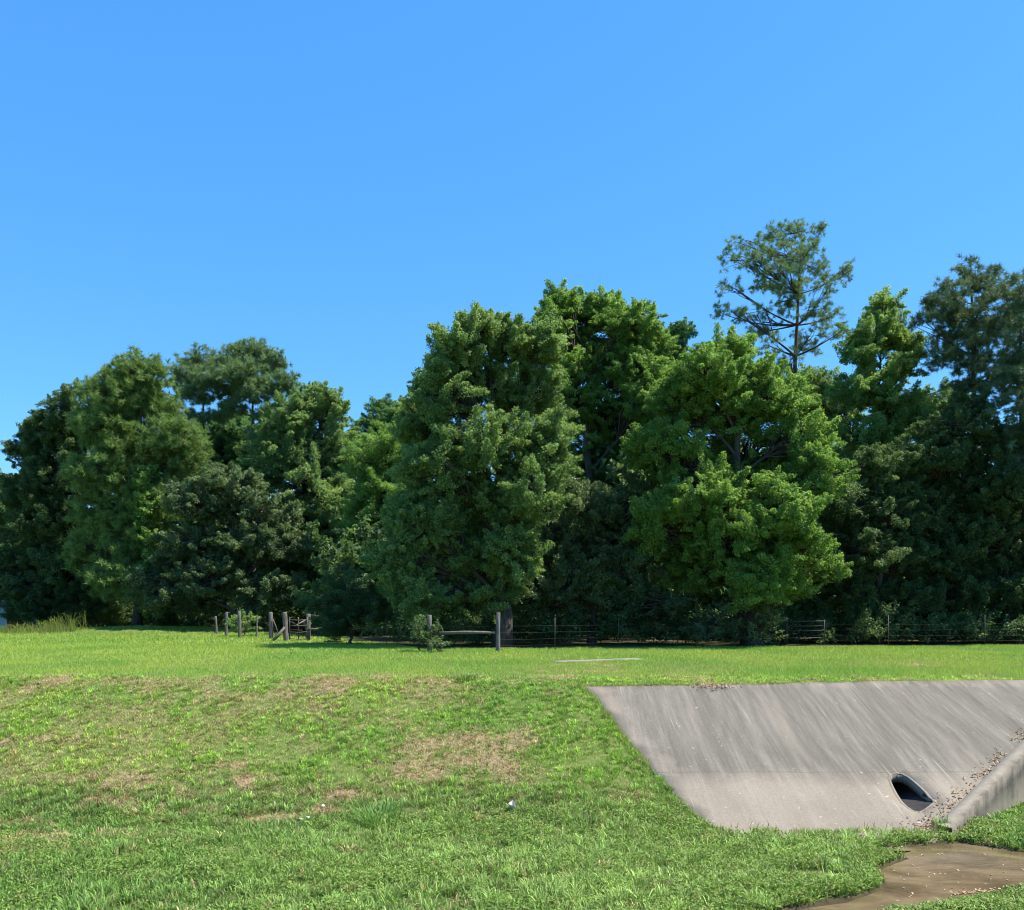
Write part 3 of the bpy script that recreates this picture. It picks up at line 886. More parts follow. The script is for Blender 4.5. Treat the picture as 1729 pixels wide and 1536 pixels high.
broadleaf('broadleaf_tree', 'dark understorey tree with greyish leaves between the two big oaks', 1000, 45,
          [(1000, 860, 58, 46), (1072, 860, 52, 48), (950, 900, 46, 48), (1022, 925, 58, 34), (1082, 950, 58, 46), (960, 985, 58, 36), (1050, 1015, 58, 30), (895, 1000, 46, 36), (1110, 1025, 46, 34)],
          'grey', 115, cov=1.1, L=.16, r0=.22)
pine('pine_tree', 'tallest pine, open crowned, rising alone above the right oak', 1325, 58,
     [(1322, 462, 30, 22), (1326, 515, 24, 22), (1305, 425, 22, 16), (1350, 432, 22, 16), (1325, 398, 24, 14), (1354, 392, 16, 14), (1384, 396, 11, 16), (1292, 402, 20, 12), (1250, 408, 14, 8), (1232, 436, 14, 14), (1330, 432, 46, 22), (1275, 440, 30, 18), (1372, 456, 30, 16), (1425, 458, 18, 13), (1402, 480, 24, 12), (1235, 484, 20, 8), (1290, 480, 26, 14), (1340, 486, 34, 18), (1216, 528, 14, 10), (1250, 532, 26, 13), (1288, 545, 24, 16), (1404, 535, 20, 18), (1380, 520, 28, 14), (1362, 580, 28, 24), (1335, 610, 20, 14), (1420, 560, 14, 10), (1300, 585, 22, 12), (1275, 562, 14, 10), (1310, 622, 20, 10)],
     'pine', 116, tufts=.95, nd=28, nl=.27, nw=.030, r0=.30, spread=.42, jit=1.6, up=.5)
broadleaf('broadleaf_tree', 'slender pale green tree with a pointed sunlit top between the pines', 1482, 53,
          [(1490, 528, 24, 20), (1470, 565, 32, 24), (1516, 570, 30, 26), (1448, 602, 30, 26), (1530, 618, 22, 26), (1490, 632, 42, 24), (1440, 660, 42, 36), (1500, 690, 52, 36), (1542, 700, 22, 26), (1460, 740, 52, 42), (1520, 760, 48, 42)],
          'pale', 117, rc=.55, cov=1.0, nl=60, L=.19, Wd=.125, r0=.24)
broadleaf('broadleaf_tree', 'mid green tree filling the gap behind the slender pale tree', 1545, 63,
          [(1385, 668, 40, 30), (1340, 655, 30, 24), (1605, 690, 40, 36), (1420, 700, 44, 38), (1562, 715, 40, 40), (1600, 760, 44, 44), (1440, 780, 54, 44), (1530, 800, 56, 46), (1600, 850, 56, 50), (1440, 860, 50, 50), (1520, 900, 56, 50)], 'oak_mid', 132, r0=.3, rc=.65, L=.21, Wd=.125)
pine('pine_tree', 'dark bushy pine with a domed top near the right frame edge', 1652, 50,
     [(1640, 470, 32, 22), (1680, 488, 32, 26), (1606, 498, 26, 24), (1578, 522, 24, 16), (1642, 528, 48, 28), (1556, 540, 14, 10), (1692, 548, 36, 32), (1608, 570, 36, 18), (1650, 598, 44, 24), (1592, 608, 22, 14), (1692, 628, 36, 26), (1642, 645, 32, 18)],
     'pine_dark', 118, tufts=1.5, nd=30, nl=.31, nw=.036, r0=.3, spread=.45, jit=.9)
pine('pine_tree', 'rightmost pine, partly out of frame, with long drooping sprays', 1748, 46,
     [(1722, 500, 26, 34), (1745, 570, 46, 44), (1712, 636, 42, 32), (1738, 690, 48, 34), (1700, 736, 34, 16), (1765, 780, 56, 34), (1790, 620, 50, 60)],
     'pine_dark', 119, tufts=1.5, nd=30, nl=.31, nw=.036, r0=.3, spread=.45, up=-.05)
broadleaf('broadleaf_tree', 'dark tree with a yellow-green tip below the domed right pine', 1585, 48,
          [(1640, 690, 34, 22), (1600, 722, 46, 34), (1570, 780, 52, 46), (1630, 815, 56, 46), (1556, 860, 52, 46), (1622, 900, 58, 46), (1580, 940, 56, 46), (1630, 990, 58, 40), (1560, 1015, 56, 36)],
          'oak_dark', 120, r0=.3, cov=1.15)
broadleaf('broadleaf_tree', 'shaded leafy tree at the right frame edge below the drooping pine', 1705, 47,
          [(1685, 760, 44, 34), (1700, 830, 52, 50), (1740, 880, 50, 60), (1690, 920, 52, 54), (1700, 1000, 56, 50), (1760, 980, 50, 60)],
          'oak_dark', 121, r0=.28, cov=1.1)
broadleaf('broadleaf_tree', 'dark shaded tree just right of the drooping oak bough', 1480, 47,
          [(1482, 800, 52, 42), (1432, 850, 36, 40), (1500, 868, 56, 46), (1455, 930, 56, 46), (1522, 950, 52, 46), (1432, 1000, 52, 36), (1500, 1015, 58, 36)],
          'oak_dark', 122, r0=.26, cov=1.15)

# far wood behind the front trees: one mass nobody could count
rng = np.random.default_rng(500)
lob = []
def notch(px):   # lowest skyline so that the mass stays hidden behind the front trees
    return np.interp(px, [-300, 0, 60, 150, 330, 560, 600, 640, 740, 1100, 1440, 1560, 1650, 2000], [900, 840, 780, 740, 760, 780, 800, 780, 720, 720, 720, 760, 740, 720])
for (D0, D1, n) in ((88, 112, 90), (58, 74, 80), (50, 56, 40), (76, 90, 30)):
    for i in range(n):
        D = rng.uniform(D0, D1)
        px = rng.uniform(-260, 1990)
        if D < 80 and px < 560: continue
        if D < 57 and px < 760: continue
        if D > 75 and D < 88 and px > 600: continue
        r = rng.uniform(2.2, 4.0)
        zmax = CAMZ - (notch(px) - HZ) / F * D - r
        z = rng.uniform(1.0, max(3, min(zmax, 13)))
        lob.append((np.array([(px - W / 2) / F * D, D, z]), np.array([r, r, r * .85])))
for D in (66, 92, 108):
    for px in np.arange(-320, 2060, 95 * 66 / D):
        if D < 80 and px < 560: continue
        for z in ((.8, 4.0) if D < 80 else (.8, 4.0, 7.5, 10.5)): lob.append((np.array([(px - W / 2) / F * D, D + rng.normal(), z]), np.array([3.2, 2.2, 2.6])))
cc, oo, li = clumps_for(lob, 1.15, 1.5, rng)
V, q, rnd = leaves_at(rng, cc, oo, 1.15, 80, .46, .30)
mb_parts = []
wood = mesh('woodland', V, quads=q, mat=LEAF['oak_dark'], attrs={'rnd': rnd})
tag(wood, 'dark mass of woodland behind the front row of trees', 'woodland', kind='stuff')
mb = MB()
for i in range(70):
    D = rng.uniform(50, 100); px = rng.uniform(-100, 1830)
    if px < 760: D = rng.uniform(98, 112)
    elif D < 60: D += 10
    b0 = np.array([(px - W / 2) / F * D, D, -.1]); t0 = b0 + np.array([rng.normal() * .5, rng.normal() * .5, rng.uniform(8, 12)])
    mb.tube(bez(b0, (b0 + t0) / 2 + rng.normal(size=3) * .2, t0, 6), np.linspace(rng.uniform(.1, .22), .06, 6), 6, False)
o = mb.build('woodland_trunks', BARK, None, smooth=True)
tag(o, 'dark stems of the woodland behind the front trees', 'tree stems', kind='stuff')

# undergrowth along the foot of the wood
rng = np.random.default_rng(600)
lob = []
for i in range(260):
    px = rng.uniform(-40, 1780)
    D = np.interp(px, [-40, 330, 420, 560, 640, 720, 1729], [86, 85, 80, 70, 56, 44.5, 45.5]) + rng.uniform(.3, 5)
    r = rng.uniform(.5, 1.3)
    lob.append((np.array([(px - W / 2) / F * D, D, r * .5]), np.array([r * 1.2, r, r])))
for i in range(150):
    px = rng.uniform(640, 1790)
    if 1320 < px < 1400: continue
    D = np.interp(px, [640, 720, 1000, 1729], [46, 43.4, 44.0, 44.6]) + rng.uniform(0, 1.6)
    r = rng.uniform(.35, .95)
    lob.append((np.array([(px - W / 2) / F * D, D, r * .8]), np.array([r * .9, r * .8, r * 1.25])))
cc, oo, li = clumps_for(lob, .45, 1.0, rng)
V, q, rnd = leaves_at(rng, cc, oo, .55, 60, .17, .09)
o = mesh('undergrowth', V, quads=q, mat=LEAF['oak_dark'], attrs={'rnd': rnd})
tag(o, 'low dark undergrowth along the foot of the trees', 'undergrowth', kind='stuff')

# shrubs and climbing plants that can be told apart
sh = dict(cat='shrub', parts=('stem', 'foliage'), rc=.34, L=.13, Wd=.07, r0=.04, topf=.7)
broadleaf('shrub', 'tangled grey-green shrub with pale twisted stems under the bright oak', 1240, 42.2,
          [(1200, 1050, 34, 30), (1250, 1035, 42, 36), (1290, 1055, 32, 30), (1225, 1075, 48, 14), (1270, 1015, 40, 22), (1180, 1072, 22, 16)], 'grey', 201, cov=.9, nl=40, **sh)
broadleaf('shrub', 'small sunlit leafy bush at the foot of the pale-topped brace post', 742, 35.9,
          [(735, 1087, 15, 10), (750, 1090, 11, 7), (740, 1095, 18, 6)], 'grey', 202, cov=.8, nl=30, **{**sh, 'rc': .18, 'L': .09})
broadleaf('climbing_plant', 'tall leafy weed climbing beside the pale-topped brace post', 712, 36.6,
          [(712, 1046, 9, 12), (708, 1062, 12, 12), (714, 1078, 12, 12), (740, 1062, 8, 6)], 'oak_dark', 203, cov=1.0, nl=30, **{**sh, 'cat': 'plant', 'rc': .24, 'L': .12})
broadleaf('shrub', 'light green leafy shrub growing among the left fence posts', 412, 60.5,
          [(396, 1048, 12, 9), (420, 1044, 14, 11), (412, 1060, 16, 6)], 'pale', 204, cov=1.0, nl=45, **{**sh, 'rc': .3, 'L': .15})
broadleaf('climbing_plant', 'bright green vine wrapped round the trunk of the yellow-green pine', 252, 71.5,
          [(252, 812, 14, 24), (256, 845, 14, 22), (246, 880, 12, 22), (250, 920, 10, 26), (248, 965, 9, 30), (246, 1015, 8, 26)], 'oak_bright', 205, cov=1.3, nl=50, **{**sh, 'cat': 'vine', 'rc': .5, 'L': .22, 'Wd': .14})

# ------------------------------------------------------------------ fences and gates
def gnd(px, D):
    x = (px - W / 2) / F * D
    return np.array([x, D, float(ground_z(np.array([x]), np.array([float(D)]))[0])])


def post(mb, px, D, top, r, lean=(0, 0), k=9, rough=.05, seed=1):
    b0 = gnd(px, D); t0 = b0.copy(); t0[2] = CAMZ - (top - HZ) / F * D; t0[0] += lean[0]; t0[1] += lean[1]
    pts = np.array([b0 - [0, 0, .15], b0, b0 * .65 + t0 * .35, b0 * .3 + t0 * .7, t0 - [0, 0, r * .35], t0])
    mb.tube(pts, [r * 1.03, r * 1.05, r, r * .97, r * .95, r * .72], k, True, rough, np.random.default_rng(seed))
    return b0, t0


def one_post(parent, px, D, top, r, m_=None, lean=(0, 0), k=9, seed=1, name='post', label=None):
    mb = MB(); b0, t0 = post(mb, px, D, top, r, lean, k, .06 if k > 5 else 0, seed)
    o = mb.build(name, m_ or WOOD, parent, at=parent.location)
    if label: o['label'] = label
    return b0, t0


# left rail-less row of old posts
f1 = empty('wire_fence', tuple(gnd(410, 62)), 'row of short old wooden posts with slack wire at the left edge of the wood', 'fence')
pp = []
for i, (px, D, top, r) in enumerate([(366, 65, 1040, .09), (382, 62, 1033, .11), (405, 57, 1031, .12), (433, 57, 1041, .06), (458, 54, 1033, .14)]):
    pp.append(one_post(f1, px, D, top, r, seed=i, lean=((-.1, 0), (.03, 0), (-.05, 0), (.05, 0), (-.04, 0))[i]))
for hz in (.4, .75, 1.1):
    mb = MB()
    for (a0, a1), (b0, b1) in zip(pp[:-1], pp[1:]):
        s = a0 + (a1 - a0) * min(.95, hz / (a1[2] - a0[2])); e = b0 + (b1 - b0) * min(.95, hz / (b1[2] - b0[2]))
        mb.tube(bez(s, (s + e) / 2 - [0, 0, .12], e, 6), .006, 4)
    mb.build('wire', GALV, f1, at=f1.location)
mb = MB(); a0, a1 = pp[4]
mb.tube([a0 + [.15, -.1, 1.3], a0 + [.55, -.1, .2]], .03, 6); mb.build('brace', WOOD, f1, at=f1.location)

# gate between two posts
g1 = empty('field_gate', tuple(gnd(500, 52)), 'sagging rusty field gate hung between two leaning wooden posts', 'gate')
b0, t0 = one_post(g1, 483, 50.5, 1033, .15, seed=11, lean=(-.08, 0))
b1, t1 = one_post(g1, 520, 51.5, 1036, .15, seed=12, lean=(.03, 0))
mb = MB()
s0, s1 = gnd(489, 50.6), gnd(519, 51.2)
for hz in (.14, .55, .95, 1.3): mb.tube([s0 + [0, 0, hz], (s0 + s1) / 2 + [0, 0, hz - .05], s1 + [0, 0, hz]], .03, 6)
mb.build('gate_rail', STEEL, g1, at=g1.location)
for tt in (0, .5, 1):
    mb = MB(); c = s0 + (s1 - s0) * tt
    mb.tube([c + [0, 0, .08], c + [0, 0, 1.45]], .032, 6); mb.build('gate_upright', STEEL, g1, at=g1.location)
mb = MB(); mb.tube([gnd(461, 50.2) + [0, 0, .05], gnd(470, 50.3) + [0, 0, .35], gnd(481, 50.4) + [0, 0, .85]], [.09, .09, .08], 7, True, .08)
mb.build('brace', WOOD, g1, at=g1.location)
mb = MB(); mb.tube([t0 + [.2, .1, -.5], (t0 + t1) / 2 + [0, 0, -.75], t1 + [-.1, 0, -.35]], .05, 6, True, .08); mb.build('top_rail', WOOD, g1, at=g1.location)
mb = MB(); mb.tube([t1 + [-.15, -.12, -.95], t1 + [.45, -.15, -.95], t1 + [.95, -.2, -.86]], [.08, .07, .05], 7, True, .08); mb.build('fallen_rail', WOOD, g1, at=g1.location)
mb = MB(); mb.tube([t1 + [.1, .3, -.1], t1 + [1.0, .3, -.18]], .05, 7, True, .08); mb.build('back_rail', WOOD, g1, at=g1.location)

# central H-brace and the steel-post fence to the right
f2 = empty('wire_fence', tuple(gnd(840, 36.8)), 'wire fence with a two-post wooden brace and thin steel posts in front of the oaks', 'fence')
b0, t0 = one_post(f2, 725, 36.6, 1038, .105, seed=21, label='brace post with a pale bleached top')
b1, t1 = one_post(f2, 841, 36.6, 1034, .10, seed=22)
mb = MB(); mb.tube([b0 + [.12, -.02, .80], (b0 + b1) / 2 + [0, -.02, .87], b1 + [-.12, -.02, .86]], [.075, .07, .065], 8, True, .06); mb.build('rail', WOOD, f2, at=f2.location)
tp = [(652, 42, 1040), (937, 38.5, 1042), (1044, 41, 1043), (1328, 44, 1036), (1500, 42.5, 1038), (1663, 43, 1038), (1850, 43, 1038)]
tpos = []
for i, (px, D, top) in enumerate(tp):
    mb = MB(); c = gnd(px, D); zt_ = CAMZ - (top - HZ) / F * D
    mb.box(c + [0, 0, zt_ / 2 - .1], (.032, .010, zt_ + .2)); mb.box(c + [0, .02, zt_ / 2 - .1], (.010, .03, zt_ + .2))
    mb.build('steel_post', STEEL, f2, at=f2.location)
    tpos.append((c, c + [0, 0, zt_]))
chain = [tpos[0], (b0, t0), (b1, t1)] + tpos[1:]
for hz in (.28, .55, .85, 1.15):
    mb = MB()
    for (a0, a1), (c0, c1) in zip(chain[:-1], chain[1:]):
        s = a0 + [0, -.03, hz]; e = c0 + [0, -.03, hz]
        mb.tube(bez(s, (s + e) / 2 - [0, 0, .05], e, 6), .0032, 4, False)
    mb.build('wire', GALV, f2, at=f2.location)

g2 = empty('field_gate', tuple(gnd(1355, 43.6)), 'dim five-bar tube gate in deep shade right of the grey-green shrub', 'gate')
s0, s1 = gnd(1330, 43.6), gnd(1392, 43.6)
for py in (1049, 1057, 1065, 1077):
    mb = MB(); hz = CAMZ - (py - HZ) / F * 43.6
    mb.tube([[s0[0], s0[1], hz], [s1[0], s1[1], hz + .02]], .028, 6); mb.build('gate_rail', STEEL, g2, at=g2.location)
for c in (s0, s1):
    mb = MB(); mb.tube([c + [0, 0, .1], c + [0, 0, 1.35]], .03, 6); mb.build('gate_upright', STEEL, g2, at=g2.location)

# shed at the left edge
SD = 80.0
xr = (9.5 - W / 2) / F * SD
sh_e = empty('shed', (xr - 3, SD + 3, 0), 'blue-grey metal shed at the left edge, mostly out of frame', 'shed')
mb = MB()                                      # ribbed walls
ztop = CAMZ - (1014 - HZ) / F * SD
nr = 60
xs_ = np.linspace(xr - 6, xr, nr)
Vw = []
for i, x in enumerate(xs_):
    yy = SD + (.03 if i % 2 else 0); Vw += [(x, yy, 0), (x, yy, ztop)]
q = [(2 * i, 2 * i + 2, 2 * i + 3, 2 * i + 1) for i in range(nr - 1)]
mb.add(Vw, q)
mb.add([(xr, SD, 0), (xr, SD + 6, 0), (xr, SD + 6, ztop), (xr, SD, ztop), (xr - 6, SD, 0), (xr - 6, SD + 6, 0), (xr - 6, SD + 6, ztop), (xr - 6, SD, ztop)],
       [(0, 1, 2, 3), (5, 4, 7, 6), (1, 5, 6, 2)])
mb.build('wall', BLUE, sh_e, at=sh_e.location)
mb = MB(); mb.box((xr + .02, SD - .02, ztop / 2), (.10, .10, ztop)); mb.box((xr - 3, SD - .03, ztop + .05), (6.2, .10, .10))
mb.build('trim', TRIM, sh_e, at=sh_e.location)
mb = MB(); mb.tube([(xr + .35, SD - .4, -.1), (xr + .36, SD - .4, ztop + .15)], .05, 7); mb.build('corner_pole', TRIM, sh_e, at=sh_e.location)
mb = MB()
zr = ztop + 1.9
mb.add([(xr + .1, SD + .4, ztop + .25), (xr + .1, SD + 3, zr), (xr + .1, SD + 6.3, ztop + .1), (xr - 6.2, SD + .4, ztop + .25), (xr - 6.2, SD + 3, zr), (xr - 6.2, SD + 6.3, ztop + .1),
        (xr - .2, SD + .4, ztop + .1), (xr - .2, SD + 6, ztop + .1)],
       [(0, 1, 4, 3), (1, 2, 5, 4)], [(0, 2, 1), (3, 4, 5)])
mb.build('roof', GREYM, sh_e, at=sh_e.location)

# ------------------------------------------------------------------ grass
rng = np.random.default_rng(900)


def gcol(x, y, z, rng, dry):
    """living blade colours by where they grow: mown yellow-green lawn, bank, ditch floor; straw where it is dry"""
    n = len(x)
    lawn = np.array([.35, .46, .065]); lawn2 = np.array([.20, .38, .048])
    bank = np.array([.37, .49, .085]); bank2 = np.array([.22, .39, .062])
    low = np.array([.15, .27, .055]); low2 = np.array([.26, .38, .095])
    r = rng.random((n, 1))
    big = fbm(x * .35, y * .25, 91, 3)[:, None]
    k1 = np.clip(.6 * r + 2.4 * (big - .5) + .2, 0, 1)
    cl = lawn * (1 - k1) + lawn2 * k1; cb = bank * (1 - k1) + bank2 * k1; cw = low * (1 - k1) + low2 * k1
    a = np.clip((y - 21.3) / 2.0, 0, 1)[:, None]
    b_ = np.clip((z[:, None] + 1.95) / .5 + .5 * (big - .5), 0, 1)
    col = cw * (1 - b_) + cb * b_
    col = col * (1 - a) + cl * a
    straw = np.array([.42, .32, .16]) * rng.uniform(.55, 1.25, (n, 1))
    isd = (rng.random(n) < np.clip(dry * 1.05 + .05, 0, .92))[:, None]
    col = np.where(isd, straw, col * rng.uniform(.7, 1.3, (n, 1)))
    return col


def blades(name_, x, y, z, h, w, lean, col, rng, seg=True, az=None):
    n = len(x)
    az = rng.uniform(0, 2 * np.pi, n) if az is None else az
    la = rng.uniform(0, 2 * np.pi, n)
    s = np.stack([np.cos(az), np.sin(az), 0 * az], 1) * (w / 2)[:, None]
    b0 = np.stack([x, y, z - .01], 1)
    ld = np.stack([np.cos(la), np.sin(la), 0 * la], 1)
    tip = b0 + ld * (h * lean)[:, None] + np.array([0, 0, 1.]) * (h * np.sqrt(np.clip(1 - .6 * lean ** 2, .1, 1)))[:, None]
    if seg:
        mid = b0 + ld * (h * lean * .3)[:, None] + np.array([0, 0, 1.]) * (h * .58)[:, None]
        V = np.stack([b0 - s, b0 + s, mid + s * .8, mid - s * .8, tip], 1).reshape(-1, 3)
        i = np.arange(n)[:, None] * 5
        return V, i + np.array([[0, 1, 2, 3]]), i + np.array([[3, 2, 4]]), np.repeat(col, 5, 0)
    V = np.stack([b0 - s, b0 + s, tip], 1).reshape(-1, 3)
    return V, None, np.arange(n * 3).reshape(-1, 3), np.repeat(col, 3, 0)


def sample(n, y0, y1, rng, k=.655, m_=1.0):
    # uniform per area inside the widened view wedge
    y = np.sqrt(rng.uniform(y0 * y0, y1 * y1, n)); x = rng.uniform(-1, 1, n) * (k * y + m_)
    return x, y


def wedge_area(y0, y1): return .655 * (y1 * y1 - y0 * y0) + 2 * (y1 - y0)


def wet_gap(x, y, z):
    px_, py_ = proj(x, y, z)
    return np.exp(-(((px_ - 1375) / 50) ** 2 + ((py_ - 1478) / 9) ** 2) ** 2) > .45


def allowed(x, y, z, slab_m=.0):
    ok = ~(inpoly(x, y, SLAB) & (polydist(x, y, SLAB) > slab_m))
    s = (x - WALL0[0]) * WN[0] + (y - WALL0[1]) * WN[1]; t_ = (x - WALL0[0]) * WD[0] + (y - WALL0[1]) * WD[1]
    ok &= ~((s > -.15) & (s < .24) & (t_ > -.1) & (t_ < TL))
    ok &= ~inpoly(x, y, PAD)
    ok &= under_wood(x, y) < .3
    ok &= ~wet_gap(x, y, z)
    ok &= ~((z < WATER + .015) & (polydist(x, y, WATERPOLY) < 3) & (x > 2))
    return ok


VV, QQ, TT, CL, off = [], [], [], [], 0
def push(r):
    global off
    V, q, t, c = r
    VV.append(V); CL.append(c)
    if q is not None: QQ.append(q + off)
    if t is not None: TT.append(t + off)
    off += len(V)


# near bank: short filler blades, then arching tufts
for (y0, y1, dens) in ((9.8, 15, 700), (15, 21.8, 700)):
    n = int(wedge_area(y0, y1) * dens)
    x, y = sample(n, y0, y1, rng)
    z = ground_z(x, y, False); dry = dryness(x, y, z)
    d = fbm(x * 3.2, y * 3.2, 95, 3)
    keep = rng.random(n) < np.clip(1.1 - .75 * dry, .3, 1) * np.clip(.2 + 1.6 * (d - .2), .25, 1)
    keep &= allowed(x, y, z, .06)
    x, y, z, dry, d = [a[keep] for a in (x, y, z, dry, d)]
    n = len(x)
    h = rng.uniform(.04, .09, n) * (1 - .3 * dry)
    push(blades('g', x, y, z, h, rng.uniform(.007, .013, n), rng.uniform(.25, 1.05, n), gcol(x, y, z, rng, dry), rng))


def arching(x, y, z, h, w, le, la, col):
    n = len(x)
    ld = np.stack([np.cos(la), np.sin(la), 0 * la], 1); b0 = np.stack([x, y, z - .01], 1)
    s = np.stack([-np.sin(la), np.cos(la), 0 * la], 1) * w[:, None] / 2
    up = np.array([0, 0, 1.]); rows = []
    for t_ in (0, .35, .7):
        c = b0 + ld * (h * le * t_ ** 1.6)[:, None] + up * (h * (t_ - .42 * le * t_ ** 2.4))[:, None]
        rows += [c - s * (1 - .45 * t_), c + s * (1 - .45 * t_)]
    tip = b0 + ld * (h * le)[:, None] + up * (h * (1 - .52 * le))[:, None]
    V = np.stack(rows + [tip], 1).reshape(-1, 3)
    i = np.arange(n)[:, None] * 7
    return V, np.concatenate([i + np.array([[0, 1, 3, 2]]), i + np.array([[2, 3, 5, 4]])]), i + np.array([[4, 5, 6]]), np.repeat(col, 7, 0)


n = int(wedge_area(9.8, 22) * 125)
x, y = sample(n, 9.8, 22, rng)
z = ground_z(x, y, False); dry = dryness(x, y, z)
big = fbm(x * .9, y * .9, 97, 3); d = fbm(x * 2.4, y * 2.4, 96, 2)
keep = (rng.random(n) < np.clip(1.05 - .95 * dry, .10, 1) * np.clip(.25 + 2.2 * (d - .25), .2, 1)) & allowed(x, y, z, .03)
x, y, z, dry, big, d = [a[keep] for a in (x, y, z, dry, big, d)]
n = len(x)
lowk = np.clip((-1.62 - z) / .4, 0, 1)
ht = rng.uniform(.06, .13, n) * (.6 + .9 * big) * (1 + .55 * lowk) * (1 - .35 * dry)
wt = rng.uniform(.009, .015, n) * (1 + .30 * lowk)
ct = gcol(x, y, z, rng, dry * .7) * rng.uniform(.5, 1.45, (n, 1))
k = rng.integers(9, 20, n); idx = np.repeat(np.arange(n), k); m_ = len(idx)
a = rng.uniform(0, 2 * np.pi, m_); rr = .055 * np.sqrt(rng.random(m_)) * (1 + .5 * lowk[idx])
bx, by = x[idx] + np.cos(a) * rr, y[idx] + np.sin(a) * rr
bz = ground_z(bx, by, False)
ok = allowed(bx, by, bz, .05)
idx, a, bx, by, bz = [q_[ok] for q_ in (idx, a, bx, by, bz)]; m_ = len(idx)
push(arching(bx, by, bz, ht[idx] * rng.uniform(.6, 1.2, m_), wt[idx] * rng.uniform(.7, 1.2, m_), rng.uniform(.2, 1.1, m_), a + rng.normal(size=m_) * .6,
             ct[idx] * rng.uniform(.8, 1.25, (m_, 1))))
n = int(wedge_area(9.8, 24) * 900)
x, y = sample(n, 9.8, 24, rng)
z = ground_z(x, y, False); dry = dryness(x, y, z)
keep = (rng.random(n) < np.clip(dry * 1.3 - .1, 0, .9)) & allowed(x, y, z, .02)
x, y, z = [a[keep] for a in (x, y, z)]; n = len(x)
push(arching(x, y, z + rng.uniform(0, .02, n), rng.uniform(.05, .13, n), rng.uniform(.006, .012, n), rng.uniform(1.2, 1.7, n), rng.uniform(0, 6.28, n),
             np.array([.46, .36, .18]) * rng.uniform(.5, 1.4, (n, 1))))
# lawn
for (y0, y1, dens, hh, ww) in ((21.8, 30, 620, (.05, .12), (.008, .016)), (30, 46, 230, (.06, .13), (.014, .026)), (46, 100, 60, (.07, .15), (.03, .06))):
    n = int(wedge_area(y0, y1) * dens)
    x, y = sample(n, y0, y1, rng)
    z = ground_z(x, y, False); dry = dryness(x, y, z)
    tuft = fbm(x * .8, y * .8, 98, 3)
    keep = (rng.random(n) < np.clip(1.1 - dry, .12, 1)) & allowed(x, y, z)
    x, y, z, dry, tuft = [a[keep] for a in (x, y, z, dry, tuft)]
    n = len(x)
    thick = 1 + .9 * np.exp(-((y - 21.6) / .9) ** 2) * np.clip((x - 1.5) / 2, 0, 1) + .8 * np.exp(-((y - 23.5) / 1.4) ** 2) * np.clip((x - 5) / 3, 0, 1)
    push(blades('g', x, y, z, rng.uniform(*hh, n) * (.6 + .9 * tuft) * thick, rng.uniform(*ww, n), rng.uniform(.3, 1.15, n), gcol(x, y, z, rng, dry * .8), rng, seg=False))
# fringe along the slab: blades hang over its edges
edge = [tuple(WALL1)] + [(15.4, 20.62), (9.0, 20.5)] + SLAB_L + [(3.75, 14.45), (7.35, 14.55)]
for i in range(1, len(edge) - 1):
    a, b2 = np.array(edge[i]), np.array(edge[i + 1]); L = np.linalg.norm(b2 - a)
    n = int(L * 300); t_ = rng.random(n)
    out_ = np.array([-(b2 - a)[1], (b2 - a)[0]]) / L
    if i == len(edge) - 2: out_ = np.array([0, 1.])
    x = a[0] + (b2 - a)[0] * t_; y = a[1] + (b2 - a)[1] * t_
    nz = vnoise(x * 2.3, y * 2.3, 99)
    o = -rng.random(n) * .16 + (.02 + .13 * np.clip(nz - .45, 0, 1))
    x = x + out_[0] * o * (-1 if i == 1 else 1) * -1 if False else x
    if i == 1: y = y + .05 + rng.random(n) * .14 - .1 * np.clip(nz - .5, 0, 1)
    elif i == len(edge) - 2 or i == len(edge) - 3: y = y - .12 + rng.random(n) * .14 * nz
    else: x = x - .02 - rng.random(n) * .14 + .16 * np.clip(nz - .45, 0, 1)
    z = ground_z(x, y, False) + .01
    keep = nz > .3
    x, y, z = x[keep], y[keep], z[keep]; n = len(x)
    dry = .22 * np.ones(n)
    push(blades('g', x, y, z, rng.uniform(.06, .15, n), rng.uniform(.006, .012, n), rng.uniform(.3, 1.1, n), gcol(x, y, z, rng, dry), rng))
a, b2 = np.array([3.6, 14.62]), np.array([7.5, 14.66]); n = 110
t_ = rng.random(n); x = a[0] + (b2 - a)[0] * t_; y = a[1] + (b2 - a)[1] * t_ - .05 + rng.normal(size=n) * .06
ok = vnoise(x * 2.2, y * 2.2, 77) > .42; x, y = x[ok], y[ok]; n = len(x)
push(blades('g', x, y, ground_z(x, y, False), rng.uniform(.06, .22, n), rng.uniform(.005, .010, n), rng.uniform(.2, .9, n), np.array([.22, .16, .08]) * rng.uniform(.5, 1.3, (n, 1)), rng))
V = np.concatenate(VV); col = np.concatenate(CL)
grass = mesh('grass', V, np.concatenate(QQ), np.concatenate(TT), GRASS, attrs={'col': col})
tag(grass, 'mown yellow-green lawn and patchy grass covering the bank', 'grass', kind='stuff')

# broad-leaved ground cover on the ditch floor
n = int(wedge_area(9.8, 15.4) * 2600)
x, y = sample(n, 9.8, 15.4, rng)
z = ground_z(x, y, False)
pat = fbm(x * .9, y * .9, 121, 3); d = fbm(x * 4, y * 4, 123, 3); hole_n = fbm(x * 1.6, y * 1.6, 125, 2)
k_ = np.clip((-1.72 - z) / .3, 0, 1) * np.clip((pat - .45) * 2 + np.clip((x + .5) / 4, 0, 1.2), 0.03, 1) * np.clip((d - .22) * 4, .1, 1)
px_, py_ = proj(x, y, z)
gap = np.exp(-(((px_ - 1375) / 48) ** 2 + ((py_ - 1478) / 9) ** 2) ** 2)
k_ = k_ * (1 - .95 * gap)
keep = (rng.random(n) < k_) & allowed(x, y, z)
